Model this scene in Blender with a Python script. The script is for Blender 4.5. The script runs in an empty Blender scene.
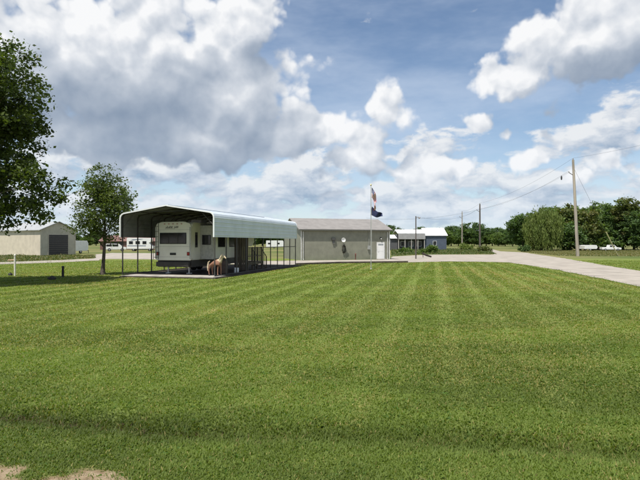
import bpy, bmesh, math, random
import numpy as np
from mathutils import Vector, Matrix

# ------------------------------------------------------------------ camera, sky, sun, exposure
sc = bpy.context.scene
COL = sc.collection
EYE = 2.2
cam_d = bpy.data.cameras.new('camera')
cam_d.lens = 29.14
cam_d.sensor_width = 36.0
cam_d.clip_start = 0.1
cam_d.clip_end = 20000
cam = bpy.data.objects.new('camera', cam_d)
COL.objects.link(cam)
cam.location = (0, 0, EYE)
cam.rotation_euler = (math.radians(90.22), 0, 0)
sc.camera = cam

SUN_EL = math.radians(66)
SUN_AZ = math.radians(-146)          # from +Y towards +X: behind the camera, to the left
SUN_DIR = Vector((math.sin(SUN_AZ)*math.cos(SUN_EL), math.cos(SUN_AZ)*math.cos(SUN_EL), math.sin(SUN_EL)))
sun_d = bpy.data.lights.new('sun', 'SUN')
sun_d.energy = 5.0
sun_d.angle = math.radians(0.6)
sun_d.color = (1.0, 0.955, 0.88)
sun = bpy.data.objects.new('sun', sun_d)
COL.objects.link(sun)
sun.rotation_euler = (-SUN_DIR).to_track_quat('-Z', 'Y').to_euler()
sun.location = (-20, -30, 60)

sc.view_settings.view_transform = 'Standard'
sc.view_settings.look = 'None'
sc.view_settings.gamma = 1.0
sc.view_settings.use_curve_mapping = False
sc.view_settings.exposure = 0.3

def build_world():
    w = bpy.data.worlds.new('World')
    sc.world = w
    w.use_nodes = True
    nt = w.node_tree
    nt.nodes.clear()
    def M(tree, op, a, b=None, c=None, clamp=False):
        n = tree.nodes.new('ShaderNodeMath'); n.operation = op; n.use_clamp = clamp
        for i, v in enumerate((a, b, c)):
            if v is None: continue
            if isinstance(v, (int, float)): n.inputs[i].default_value = v
            else: tree.links.new(v, n.inputs[i])
        return n.outputs[0]
    def VM(tree, op, a, b=None, scale=None):
        n = tree.nodes.new('ShaderNodeVectorMath'); n.operation = op
        for i, v in enumerate((a, b)):
            if v is None: continue
            if isinstance(v, tuple): n.inputs[i].default_value = v
            else: tree.links.new(v, n.inputs[i])
        if scale is not None: n.inputs['Scale'].default_value = scale
        return n.outputs[0]
    def noise(tree, vec, scale, detail, rough=0.5):
        n = tree.nodes.new('ShaderNodeTexNoise')
        n.inputs['Scale'].default_value = scale; n.inputs['Detail'].default_value = detail
        n.inputs['Roughness'].default_value = rough
        tree.links.new(vec, n.inputs['Vector'])
        return n

    # ---- group: the broad cloud masses along a (ragged) direction
    g = bpy.data.node_groups.new('cloud_masses', 'ShaderNodeTree')
    g.interface.new_socket('Dir', in_out='INPUT', socket_type='NodeSocketVector')
    g.interface.new_socket('Thickness', in_out='OUTPUT', socket_type='NodeSocketFloat')
    gi = g.nodes.new('NodeGroupInput'); go = g.nodes.new('NodeGroupOutput')
    nrm = VM(g, 'NORMALIZE', gi.outputs[0])
    sep = g.nodes.new('ShaderNodeSeparateXYZ'); g.links.new(nrm, sep.inputs[0])
    az = M(g, 'ARCTAN2', sep.outputs[0], sep.outputs[1])
    el = M(g, 'ARCSINE', sep.outputs[2])
    com = g.nodes.new('ShaderNodeCombineXYZ'); g.links.new(az, com.inputs[0]); g.links.new(el, com.inputs[1])
    acc = None
    for (px, py, rx, ry, wt) in CLOUDS:      # centre and half size in 1/518 rad about the view axis, weight
        a = math.atan((px-320)/518.0); e = math.atan((242-py)/518.0*math.cos(a))
        mp = g.nodes.new('ShaderNodeMapping'); mp.vector_type = 'TEXTURE'
        mp.inputs['Location'].default_value = (a, e, 0)
        mp.inputs['Scale'].default_value = (rx/518.0*math.cos(a)**2, ry/518.0*math.cos(a), 1)
        g.links.new(com.outputs[0], mp.inputs['Vector'])
        gr = g.nodes.new('ShaderNodeTexGradient'); gr.gradient_type = 'SPHERICAL'
        g.links.new(mp.outputs[0], gr.inputs[0])
        s = M(g, 'MULTIPLY', gr.outputs['Fac'], wt)
        acc = s if acc is None else M(g, 'SMOOTH_MAX', acc, s, 0.10)
    # the same broken cumulus overhead, to the sides and behind
    hn = noise(g, nrm, 2.3, 1.0)
    away = M(g, 'ADD', M(g, 'MULTIPLY', M(g, 'SUBTRACT', el, 0.50), 6.0, clamp=True),
             M(g, 'MULTIPLY', M(g, 'SUBTRACT', M(g, 'ABSOLUTE', az), 0.66), 4.0, clamp=True), clamp=True)
    hi = M(g, 'MULTIPLY', M(g, 'MULTIPLY_ADD', M(g, 'SUBTRACT', hn.outputs['Fac'], 0.5), 4.0, 0.35), away)
    acc = M(g, 'MAXIMUM', acc, hi)
    md = noise(g, nrm, 8.0, 2.0, 0.5)
    acc = M(g, 'MULTIPLY_ADD', M(g, 'SUBTRACT', md.outputs['Fac'], 0.5), 0.8, acc)
    g.links.new(acc, go.inputs[0])

    # ---- group: the billows
    h = bpy.data.node_groups.new('cloud_billows', 'ShaderNodeTree')
    h.interface.new_socket('Dir', in_out='INPUT', socket_type='NodeSocketVector')
    h.interface.new_socket('Thickness', in_out='OUTPUT', socket_type='NodeSocketFloat')
    hi_ = h.nodes.new('NodeGroupInput'); ho = h.nodes.new('NodeGroupOutput')
    fb = noise(h, hi_.outputs[0], 12.0, 8.0, 0.50)
    vo = h.nodes.new('ShaderNodeTexVoronoi'); vo.feature = 'F1'
    vo.inputs['Scale'].default_value = 14.0
    vo.inputs['Detail'].default_value = 2.0; vo.inputs['Roughness'].default_value = 0.42
    vo.inputs['Lacunarity'].default_value = 2.3
    h.links.new(hi_.outputs[0], vo.inputs['Vector'])
    t = M(h, 'MULTIPLY_ADD', M(h, 'SUBTRACT', fb.outputs['Fac'], 0.5), 0.75,
          M(h, 'MULTIPLY', M(h, 'SUBTRACT', 0.45, vo.outputs['Distance']), 0.56))
    h.links.new(t, ho.inputs[0])

    # ---- world
    L = nt.links.new
    tc = nt.nodes.new('ShaderNodeTexCoord')
    d = tc.outputs['Generated']
    wn = noise(nt, d, 13.0, 4.0, 0.55)
    wv = VM(nt, 'SUBTRACT', wn.outputs['Color'], (0.5, 0.5, 0.5))
    dw = VM(nt, 'ADD', d, VM(nt, 'SCALE', wv, scale=0.07))
    dv = VM(nt, 'ADD', d, VM(nt, 'SCALE', wv, scale=0.022))
    def W(op, a, b=None, c=None, clamp=False): return M(nt, op, a, b, c, clamp)
    def grp(tree, base, off):
        n = nt.nodes.new('ShaderNodeGroup'); n.node_tree = tree
        L(VM(nt, 'ADD', base, off), n.inputs[0])
        return n.outputs[0]
    def ss(x, a, b):
        n = nt.nodes.new('ShaderNodeMapRange'); n.interpolation_type = 'SMOOTHSTEP'
        L(x, n.inputs['Value']); n.inputs['From Min'].default_value = a; n.inputs['From Max'].default_value = b
        return n.outputs['Result']
    THR = 0.30
    b0 = grp(h, dv, (0, 0, 0)); b1 = grp(h, dv, (-0.010, -0.004, 0.020))
    m0 = W('SUBTRACT', grp(g, dw, (0, 0, 0)), THR)
    m1 = W('SUBTRACT', grp(g, dw, (-0.012, 0, 0.045)), THR)
    m2 = W('SUBTRACT', grp(g, dw, (-0.015, 0, 0.085)), THR)
    t0 = W('ADD', m0, b0)
    alpha = ss(t0, -0.02, 0.19)
    rawbump = W('MULTIPLY', W('SUBTRACT', b0, b1), 1.2)
    shade = W('ADD', W('MULTIPLY', W('MAXIMUM', W('ADD', m1, W('MULTIPLY', b0, 0.4)), 0.0), 0.22),
                     W('MULTIPLY', W('MAXIMUM', W('SUBTRACT', m2, W('MULTIPLY', W('MAXIMUM', m0, 0.0), 0.50)), 0.0), 2.1))
    lit = W('EXPONENT', W('MULTIPLY', W('ADD', shade, 0.05), -1.25))
    light = W('ADD', lit, W('MULTIPLY', rawbump, W('MULTIPLY_ADD', lit, 0.85, 0.15)), clamp=True)
    # small fair-weather cumulus far off, round the whole horizon, behind the big ones
    sep = nt.nodes.new('ShaderNodeSeparateXYZ'); L(d, sep.inputs[0])
    dl = VM(nt, 'ADD', VM(nt, 'MULTIPLY', d, (1, 1, 2.2)), VM(nt, 'SCALE', wv, scale=0.06))
    def far(off):
        v = VM(nt, 'ADD', dl, off)
        return W('ADD', noise(nt, v, 7.5, 6.0, 0.52).outputs['Fac'],
                 W('MULTIPLY', noise(nt, v, 26.0, 4.0, 0.55).outputs['Fac'], 0.30))
    f0 = far((0, 0, 0)); f1 = far((-0.008, 0, 0.045))
    band = W('SUBTRACT', 1.0, W('ABSOLUTE', W('DIVIDE', W('SUBTRACT', sep.outputs[2], 0.07), 0.20)), clamp=True)
    cover = W('MULTIPLY', W('SUBTRACT', 1.0, band), 0.36)
    ft = W('SUBTRACT', W('SUBTRACT', f0, cover), 0.465)
    falpha = W('MULTIPLY', ss(ft, -0.02, 0.10), ss(sep.outputs[2], -0.02, 0.06))
    flight = W('ADD', W('SUBTRACT', 0.80, W('MULTIPLY', W('MAXIMUM', ft, 0.0), 0.9)), W('MULTIPLY', W('SUBTRACT', f0, f1), 3.6), clamp=True)
    # thin high veil
    ve = noise(nt, VM(nt, 'MULTIPLY', d, (1.0, 1.5, 3.0)), 3.0, 5.0, 0.6)
    veil = W('MULTIPLY', ss(ve.outputs['Fac'], 0.35, 0.75), VEIL)
    cc = nt.nodes.new('ShaderNodeValToRGB')
    L(light, cc.inputs[0])
    e = cc.color_ramp.elements
    e[0].position = 0.0; e[0].color = (0.21, 0.28, 0.39, 1)
    e[1].position = 1.0; e[1].color = (0.95, 0.955, 0.965, 1)
    m = e.new(0.35); m.color = (0.42, 0.48, 0.57, 1)
    m = e.new(0.7); m.color = (0.66, 0.70, 0.76, 1)
    sky = nt.nodes.new('ShaderNodeTexSky'); sky.sky_type = 'NISHITA'; sky.sun_disc = False
    sky.sun_elevation = SUN_EL; sky.sun_rotation = SUN_AZ
    sky.air_density = 1.0; sky.dust_density = 0.1; sky.ozone_density = 1.5
    bg1 = nt.nodes.new('ShaderNodeBackground'); L(sky.outputs[0], bg1.inputs[0]); bg1.inputs[1].default_value = 0.10
    bg2 = nt.nodes.new('ShaderNodeBackground'); L(cc.outputs[0], bg2.inputs[0]); bg2.inputs[1].default_value = 0.82
    def ramp(x):
        n = nt.nodes.new('ShaderNodeValToRGB'); L(x, n.inputs[0])
        q = n.color_ramp.elements
        q[0].position = 0.0; q[0].color = (0.30, 0.40, 0.54, 1)
        q[1].position = 1.0; q[1].color = (0.92, 0.93, 0.94, 1)
        k = q.new(0.5); k.color = (0.60, 0.66, 0.75, 1)
        return n.outputs[0]
    bg3 = nt.nodes.new('ShaderNodeBackground'); L(ramp(flight), bg3.inputs[0]); bg3.inputs[1].default_value = 0.77
    bg4 = nt.nodes.new('ShaderNodeBackground'); bg4.inputs[0].default_value = (0.62, 0.70, 0.82, 1); bg4.inputs[1].default_value = 0.9
    def mix(f, a, b):
        n = nt.nodes.new('ShaderNodeMixShader'); L(f, n.inputs[0]); L(a, n.inputs[1]); L(b, n.inputs[2]); return n
    mx = mix(veil, bg1.outputs[0], bg4.outputs[0])
    mx = mix(W('MULTIPLY', falpha, 0.92), mx.outputs[0], bg3.outputs[0])
    mx = mix(W('MULTIPLY', alpha, 0.98), mx.outputs[0], bg2.outputs[0])
    # pale blue air in front of everything low over the horizon
    bg5 = nt.nodes.new('ShaderNodeBackground'); bg5.inputs[0].default_value = (0.53, 0.67, 0.85, 1); bg5.inputs[1].default_value = 0.85
    air = W('MULTIPLY', W('EXPONENT', W('MULTIPLY', W('ABSOLUTE', sep.outputs[2]), -16.0)), 0.8)
    mx = mix(air, mx.outputs[0], bg5.outputs[0])
    out = nt.nodes.new('ShaderNodeOutputWorld'); L(mx.outputs[0], out.inputs[0])
    w.cycles.sampling_method = 'MANUAL'; w.cycles.sample_map_resolution = 512
VEIL = 0.42
CLOUDS = [
    # the big towering cumulus
    (120, 70, 240, 150, 1.3), (235, 95, 135, 100, 1.25), (255, 20, 66, 80, 1.0), (0, 60, 180, 140, 1.2),
    (315, 130, 85, 62, 1.1), (200, 138, 250, 62, 1.3), (345, 158, 70, 36, 1.0), (60, 130, 180, 70, 1.1),
    (25, 5, 90, 60, 1.1),
    # cloud in the upper right
    (610, 42, 175, 82, 1.3), (525, 70, 95, 42, 1.15), (660, 15, 150, 95, 1.2), (575, 40, 120, 58, 1.25),
    # smaller ones between
    (388, 104, 70, 52, 0.98), (372, 142, 80, 48, 1.05), (478, 126, 44, 26, 0.98), (505, 138, 34, 22, 0.9), (532, 158, 50, 26, 0.95),
    (557, 142, 26, 18, 0.88), (606, 160, 42, 24, 1.0), (455, 165, 80, 34, 1.0), (400, 170, 85, 36, 1.0), (60, 112, 90, 60, 1.1),
    (340, 190, 70, 20, 0.8), (575, 178, 50, 16, 0.8),
]
build_world()

# ------------------------------------------------------------------ helpers
R = math.radians
def px(x, y):                        # a ground point read off at the survey stage: picture position -> plan position
    D = EYE*518.0/(y-242.0)
    return ((x-320)/518.0*D, D)

def nodes_of(name):
    m = bpy.data.materials.new(name); m.use_nodes = True
    nt = m.node_tree
    return m, nt, nt.nodes['Principled BSDF']

def mat(name, col, rough=0.6, var=0.12, scale=6.0, bump=0.0, bscale=60.0, metal=0.0, stretch=(1,1,1), spec=0.5, dirt=None, coat=0.0):
    m, nt, p = nodes_of(name)
    N, L = nt.nodes, nt.links.new
    tc = N.new('ShaderNodeTexCoord')
    mp = N.new('ShaderNodeMapping'); mp.inputs['Scale'].default_value = stretch
    L(tc.outputs['Object'], mp.inputs[0])
    n = N.new('ShaderNodeTexNoise'); n.inputs['Scale'].default_value = scale; n.inputs['Detail'].default_value = 6
    n.inputs['Roughness'].default_value = 0.6
    L(mp.outputs[0], n.inputs['Vector'])
    r = N.new('ShaderNodeValToRGB'); L(n.outputs['Fac'], r.inputs[0])
    d = dirt or tuple(c*(1-2.2*var) for c in col)
    r.color_ramp.elements[0].position = 0.3; r.color_ramp.elements[0].color = (*[max(c, 0) for c in d], 1)
    r.color_ramp.elements[1].position = 0.62; r.color_ramp.elements[1].color = (*[min(c*(1+var*0.5), 1) for c in col], 1)
    L(r.outputs[0], p.inputs['Base Color'])
    mr = N.new('ShaderNodeMapRange'); L(n.outputs['Fac'], mr.inputs[0])
    mr.inputs['To Min'].default_value = min(1, rough+0.12); mr.inputs['To Max'].default_value = max(0.03, rough-0.08)
    L(mr.outputs[0], p.inputs['Roughness'])
    p.inputs['Metallic'].default_value = metal
    p.inputs['Specular IOR Level'].default_value = spec
    p.inputs['Coat Weight'].default_value = coat
    if bump:
        b = N.new('ShaderNodeTexNoise'); b.inputs['Scale'].default_value = bscale; b.inputs['Detail'].default_value = 4
        L(mp.outputs[0], b.inputs['Vector'])
        bp = N.new('ShaderNodeBump'); bp.inputs['Strength'].default_value = bump; bp.inputs['Distance'].default_value = 0.02
        L(b.outputs['Fac'], bp.inputs['Height']); L(bp.outputs[0], p.inputs['Normal'])
    return m

def siding(name, col, period, axis=0, depth=0.02, rough=0.5, var=0.08):
    """painted sheet with fine vertical ribs as relief"""
    m = mat(name, col, rough, var, 1.2)
    nt = m.node_tree; N, L = nt.nodes, nt.links.new
    tc = N.new('ShaderNodeTexCoord'); sp = N.new('ShaderNodeSeparateXYZ'); L(tc.outputs['Object'], sp.inputs[0])
    a = N.new('ShaderNodeMath'); a.operation = 'MULTIPLY'; L(sp.outputs[axis], a.inputs[0]); a.inputs[1].default_value = 2*math.pi/period
    s = N.new('ShaderNodeMath'); s.operation = 'SINE'; L(a.outputs[0], s.inputs[0])
    q = N.new('ShaderNodeMath'); q.operation = 'POWER'; q.inputs[1].default_value = 4
    ab = N.new('ShaderNodeMath'); ab.operation = 'ABSOLUTE'; L(s.outputs[0], ab.inputs[0]); L(ab.outputs[0], q.inputs[0])
    bp = N.new('ShaderNodeBump'); bp.inputs['Strength'].default_value = 0.7; bp.inputs['Distance'].default_value = depth
    L(q.outputs[0], bp.inputs['Height']); L(bp.outputs[0], nt.nodes['Principled BSDF'].inputs['Normal'])
    return m

class MB:
    def __init__(s): s.v = []; s.f = []
    def box(s, x0, x1, y0, y1, z0, z1, mtx=None):
        b = len(s.v)
        pts = [(x0,y0,z0),(x1,y0,z0),(x1,y1,z0),(x0,y1,z0),(x0,y0,z1),(x1,y0,z1),(x1,y1,z1),(x0,y1,z1)]
        if mtx is not None: pts = [tuple(mtx @ Vector(p)) for p in pts]
        s.v += pts
        s.f += [tuple(b+i for i in q) for q in ((0,3,2,1),(4,5,6,7),(0,1,5,4),(1,2,6,5),(2,3,7,6),(3,0,4,7))]
        return s
    def tube(s, pts, rad, n=8, cap=True):
        pts = [Vector(p) for p in pts]
        if isinstance(rad, (int, float)): rad = [rad]*len(pts)
        b = len(s.v); up0 = None
        for i, p in enumerate(pts):
            t = (pts[min(i+1, len(pts)-1)] - pts[max(i-1, 0)]).normalized()
            ref = Vector((0,0,1)) if abs(t.z) < 0.9 else Vector((1,0,0))
            a = t.cross(ref).normalized()
            if up0 is not None and a.dot(up0) < 0: a = -a
            up0 = a
            c = t.cross(a)
            for k in range(n):
                q = 2*math.pi*k/n
                s.v.append(tuple(p + (a*math.cos(q) + c*math.sin(q))*rad[i]))
        for i in range(len(pts)-1):
            for k in range(n):
                k2 = (k+1) % n
                s.f.append((b+i*n+k, b+i*n+k2, b+(i+1)*n+k2, b+(i+1)*n+k))
        if cap:
            s.f.append(tuple(b+k for k in range(n))[::-1]); s.f.append(tuple(b+(len(pts)-1)*n+k for k in range(n)))
        return s
    def prism(s, poly, a0, a1, plane='xz'):
        """poly of 2D points extruded along the third axis"""
        b = len(s.v); n = len(poly)
        for a in (a0, a1):
            for (p, q) in poly:
                s.v.append((p, a, q) if plane == 'xz' else (a, p, q) if plane == 'yz' else (p, q, a))
        s.f.append(tuple(range(b, b+n))); s.f.append(tuple(range(b+n, b+2*n))[::-1])
        for i in range(n):
            j = (i+1) % n
            s.f.append((b+i, b+n+i, b+n+j, b+j))
        return s
    def lathe(s, prof, c=(0,0,0), n=12, axis='z'):
        b = len(s.v)
        for (r, h) in prof:
            for k in range(n):
                q = 2*math.pi*k/n
                p = (r*math.cos(q), r*math.sin(q), h)
                if axis == 'x': p = (h, p[0], p[1])
                elif axis == 'y': p = (p[0], h, p[1])
                s.v.append((p[0]+c[0], p[1]+c[1], p[2]+c[2]))
        for i in range(len(prof)-1):
            for k in range(n):
                k2 = (k+1) % n
                s.f.append((b+i*n+k, b+i*n+k2, b+(i+1)*n+k2, b+(i+1)*n+k))
        s.f.append(tuple(b+k for k in range(n))[::-1]); s.f.append(tuple(b+(len(prof)-1)*n+k for k in range(n)))
        return s
    def build(s, name, m, parent=None, smooth=False, bevel=0.0):
        me = bpy.data.meshes.new(name)
        me.from_pydata(s.v, [], s.f)
        bm = bmesh.new(); bm.from_mesh(me)
        bmesh.ops.recalc_face_normals(bm, faces=bm.faces)
        if bevel:
            bmesh.ops.bevel(bm, geom=[e for e in bm.edges], offset=bevel, segments=2, affect='EDGES', clamp_overlap=True)
        bm.to_mesh(me); bm.free()
        if smooth:
            me.shade_smooth()
            try: me.set_sharp_from_angle(angle=R(40))
            except Exception: pass
        me.materials.append(m)
        o = bpy.data.objects.new(name, me); COL.objects.link(o)
        if parent: o.parent = parent
        return o

def tag(o, label=None, cat=None, group=None, kind=None):
    if label: o['label'] = label
    if cat: o['category'] = cat
    if group: o['group'] = group
    if kind: o['kind'] = kind
    return o

def thing(name, label, cat, loc=(0,0,0), rz=0.0, group=None):
    o = bpy.data.objects.new(name, None); COL.objects.link(o)
    o.location = loc; o.rotation_euler = (0, 0, rz)
    return tag(o, label, cat, group)

def inst(src, parent, loc=None, rz=None, scale=None):
    o = src.copy(); COL.objects.link(o); o.parent = parent
    if loc is not None: o.location = loc
    if rz is not None: o.rotation_euler = (0, 0, rz)
    if scale is not None: o.scale = scale
    return o

def copy_tree(o, parent=None):
    c = o.copy(); COL.objects.link(c); c.parent = parent
    for ch in o.children: copy_tree(ch, c)
    return c

def fast_mesh(name, V, F, m, col=None, parent=None):
    """V (n,3), F (m,k) numpy -> mesh object with optional per-vertex colour 'tint'"""
    me = bpy.data.meshes.new(name)
    n, k = F.shape
    me.vertices.add(len(V)); me.vertices.foreach_set('co', V.astype(np.float32).ravel())
    me.loops.add(n*k); me.loops.foreach_set('vertex_index', F.astype(np.int32).ravel())
    me.polygons.add(n); me.polygons.foreach_set('loop_start', np.arange(0, n*k, k, dtype=np.int32))
    me.polygons.foreach_set('loop_total', np.full(n, k, dtype=np.int32))
    me.update(calc_edges=True)
    if col is not None:
        a = me.color_attributes.new('tint', 'FLOAT_COLOR', 'POINT')
        c4 = np.ones((len(V), 4), np.float32); c4[:, :3] = col
        a.data.foreach_set('color', c4.ravel())
    me.materials.append(m)
    o = bpy.data.objects.new(name, me); COL.objects.link(o)
    if parent: o.parent = parent
    return o

def vnoise(x, y, seed=0):
    """smooth value noise, 0..1"""
    xi = np.floor(x).astype(np.int64); yi = np.floor(y).astype(np.int64)
    fx = x-xi; fy = y-yi
    fx = fx*fx*(3-2*fx); fy = fy*fy*(3-2*fy)
    def h(a, b):
        n = (a*374761393 + b*668265263 + seed*974711) & 0x7fffffff
        n = ((n ^ (n >> 13))*1274126177) & 0x7fffffff
        n = n ^ (n >> 16)
        return (n & 0xffff)/65535.0
    return (h(xi, yi)*(1-fx)+h(xi+1, yi)*fx)*(1-fy) + (h(xi, yi+1)*(1-fx)+h(xi+1, yi+1)*fx)*fy
def fbm(x, y, seed=0, o=4):
    s = 0; a = 0.5; t = 0
    for i in range(o):
        s = s + a*vnoise(x*2**i, y*2**i, seed+i*17); t += a; a *= 0.55
    return s/t
def sst(x, a, b):
    t = np.clip((x-a)/(b-a), 0, 1); return t*t*(3-2*t)

# ------------------------------------------------------------------ ground
def ditch(x, y):                      # 0..1 along the shallow ditch beside the roadside verge
    c = 5.95 - 0.13*x + 0.10*np.sin(x*1.3)
    k = sst(-np.abs(x), -16, -10)
    return np.exp(-((y-c)/0.34)**2)*k*(0.75+0.5*(vnoise(x*0.8, y*0.8, 4)-0.5))
def height(x, y):
    k = sst(-np.abs(x), -16, -10)
    lumps = (fbm(x*1.1, y*1.1, 5, 3)-0.5)*0.07*sst(-y, -16, -9)
    verge = 0.10*sst(-y, -5.6, -3.4)
    return (-0.11*ditch(x, y) + lumps + verge)*k
def soil(x, y):                       # bare sandy soil at the roadside
    e = 4.63 + 0.44*sst(-x, 1.3, 2.3) + 0.05*np.clip(-x-2.4, 0, 3) - 0.15*sst(x, 0.0, 1.5) - y + 0.80*(fbm(x*1.9, y*1.9, 12, 3)-0.5) + 0.30*(fbm(x*9.0, y*9.0, 15, 2)-0.5)
    return sst(e, -0.05, 0.22)
SX, SY = 0.977, -0.213                # across the mowing stripes
def stripes(x, y):
    u = SX*x + SY*y
    return sst(np.sin(2*math.pi*u/1.45), 0.1, 0.95)
def hayline(x, y):                    # thin lines of dry clippings between passes
    u = SX*x + SY*y + 0.10*np.sin(y*0.21) + 0.15*(vnoise(x*0.6, y*0.25, 3)-0.5)
    d = np.abs(((u/1.25) % 1.0)-0.5)*1.25
    w = np.exp(-(d/0.13)**2)
    return w*sst(fbm(x*0.30, y*0.10, 21, 2), 0.42, 0.66)*sst(y, 8, 24)*1.5
def dryness(x, y):
    a = sst(fbm(x*0.16, y*0.42, 31, 4), 0.44, 0.68)
    b = np.exp(-(((x-12.2)/1.3)**2 + ((y-37)/6.5)**2))
    c = 0.55*sst(fbm(x*2.2, y*2.2, 41, 3), 0.55, 0.8)
    return np.clip(a*0.55 + b*0.9 + c*0.5, 0, 1)

def grid_line(fine0, fine1, step, lo, hi, grow):
    a = list(np.arange(fine0, fine1+1e-6, step))
    s = step; v = a[-1]
    while v < hi: s *= grow; v += s; a.append(v)
    s = step; v = a[0]; pre = []
    while v > lo: s *= grow; v -= s; pre.append(v)
    return np.array(pre[::-1]+a)

def build_ground():
    gx = grid_line(-6.0, 6.0, 0.09, -3500, 3500, 1.055)
    gy = grid_line(3.6, 8.2, 0.07, -1500, 6000, 1.05)
    X, Y = np.meshgrid(gx, gy)
    Z = height(X, Y)
    V = np.stack([X.ravel(), Y.ravel(), Z.ravel()], 1)
    nx, ny = len(gx), len(gy)
    i = np.arange(nx-1)[None, :] + nx*np.arange(ny-1)[:, None]
    F = np.stack([i, i+1, i+1+nx, i+nx], -1).reshape(-1, 4)
    col = np.stack([soil(X, Y).ravel(), np.clip(ditch(X, Y), 0, 1).ravel(), dryness(X, Y).ravel()], 1)
    m, nt, p = nodes_of('ground_soil_and_turf')
    N, L = nt.nodes, nt.links.new
    at = N.new('ShaderNodeAttribute'); at.attribute_name = 'tint'
    sp = N.new('ShaderNodeSeparateColor'); L(at.outputs['Color'], sp.inputs[0])
    tc = N.new('ShaderNodeTexCoord')
    def nz(scale, det=6, rough=0.6, vec=None):
        n = N.new('ShaderNodeTexNoise'); n.inputs['Scale'].default_value = scale; n.inputs['Detail'].default_value = det
        n.inputs['Roughness'].default_value = rough
        L(vec or tc.outputs['Object'], n.inputs['Vector']); return n.outputs['Fac']
    def mixc(f, a, b):
        n = N.new('ShaderNodeMix'); n.data_type = 'RGBA'
        if isinstance(f, float): n.inputs[0].default_value = f
        else: L(f, n.inputs[0])
        for k, v in ((6, a), (7, b)):
            if isinstance(v, tuple): n.inputs[k].default_value = (*v, 1)
            else: L(v, n.inputs[k])
        return n.outputs[2]
    def mth(op, a, b=None, clamp=False):
        n = N.new('ShaderNodeMath'); n.operation = op; n.use_clamp = clamp
        for k, v in enumerate((a, b)):
            if v is None: continue
            if isinstance(v, (int, float)): n.inputs[k].default_value = v
            else: L(v, n.inputs[k])
        return n.outputs[0]
    def rng(x, a, b):
        n = N.new('ShaderNodeMapRange'); n.interpolation_type = 'SMOOTHSTEP'; L(x, n.inputs[0])
        n.inputs['From Min'].default_value = a; n.inputs['From Max'].default_value = b; return n.outputs[0]
    xyz = N.new('ShaderNodeSeparateXYZ'); L(tc.outputs['Object'], xyz.inputs[0])
    u = mth('ADD', mth('MULTIPLY', xyz.outputs[0], SX), mth('MULTIPLY', xyz.outputs[1], SY))
    st = rng(mth('SINE', mth('MULTIPLY', u, 2*math.pi/1.45)), 0.1, 0.95)
    green = mixc(rng(nz(2.5, 8, 0.7), 0.3, 0.7), G1, G2)
    green = mixc(mth('MULTIPLY', st, 0.5), green, G3)
    dry = mth('MULTIPLY', sp.outputs[2], 0.35)
    green = mixc(dry, green, GDRY)
    # thin lines of clippings
    fr = mth('ABSOLUTE', mth('SUBTRACT', mth('FRACT', mth('ADD', mth('DIVIDE', mth('ADD', u, mth('MULTIPLY', nz(0.25, 2), 0.5)), 1.25), 500.0)), 0.5))
    hl = mth('MULTIPLY', rng(mth('SUBTRACT', 0.16, fr), 0.0, 0.16), rng(nz(0.12, 3), 0.45, 0.62))
    green = mixc(mth('MULTIPLY', hl, 0.75), green, GDRY)
    # rough pasture and fields beyond the lawn
    field = mixc(rng(nz(0.05, 6), 0.38, 0.62), (0.085, 0.115, 0.030), (0.19, 0.175, 0.070))
    far = rng(xyz.outputs[1], 62.0, 75.0)
    base = mixc(far, green, field)
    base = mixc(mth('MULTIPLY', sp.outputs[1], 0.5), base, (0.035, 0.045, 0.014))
    dirt = mixc(rng(nz(9.0, 8, 0.7), 0.35, 0.65), (0.24, 0.165, 0.095), (0.40, 0.31, 0.20))
    base = mixc(sp.outputs[0], base, dirt)
    L(base, p.inputs['Base Color'])
    p.inputs['Roughness'].default_value = 0.95; p.inputs['Specular IOR Level'].default_value = 0.15
    bp = N.new('ShaderNodeBump'); bp.inputs['Strength'].default_value = 0.8; bp.inputs['Distance'].default_value = 0.05
    L(nz(18.0, 8, 0.75), bp.inputs['Height']); L(bp.outputs[0], p.inputs['Normal'])
    o = fast_mesh('ground', V, F, m, col)
    o.data.shade_smooth()
    tag(o, kind='structure')
G1 = (0.098, 0.142, 0.024); G2 = (0.160, 0.206, 0.042); G3 = (0.215, 0.262, 0.070); GDRY = (0.27, 0.235, 0.085)
build_ground()

# carport frame of reference: origin at its front right corner
CX, CY, CROT = -6.4, 31.7, R(-14.9)
CW, CL = 6.58, 16.3
def c2w(x, y, z=0.0):
    c, s = math.cos(CROT), math.sin(CROT)
    return (CX + c*x - s*y, CY + s*x + c*y, z)
def w2c(x, y):
    c, s = math.cos(CROT), math.sin(CROT)
    dx, dy = x-CX, y-CY
    return c*dx + s*dy, -s*dx + c*dy

def inside(poly, x, y):
    r = np.zeros(x.shape, bool); n = len(poly)
    for i in range(n):
        x0, y0 = poly[i]; x1, y1 = poly[(i+1) % n]
        c = ((y0 > y) != (y1 > y)) & (x < (x1-x0)*(y-y0)/((y1-y0) if y1 != y0 else 1e-9) + x0)
        r ^= c
    return r

def ragged(poly, step, amp, seed):
    rnd = random.Random(seed); out = []
    n = len(poly)
    for i in range(n):
        a = Vector((*poly[i], 0)); b = Vector((*poly[(i+1) % n], 0))
        k = max(1, min(60, int((b-a).length/step)))
        t = (b-a).normalized(); q = Vector((-t.y, t.x, 0))
        for j in range(k):
            p = a.lerp(b, j/k) + q*rnd.uniform(-amp, amp)
            out.append((p.x, p.y))
    return out

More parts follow.
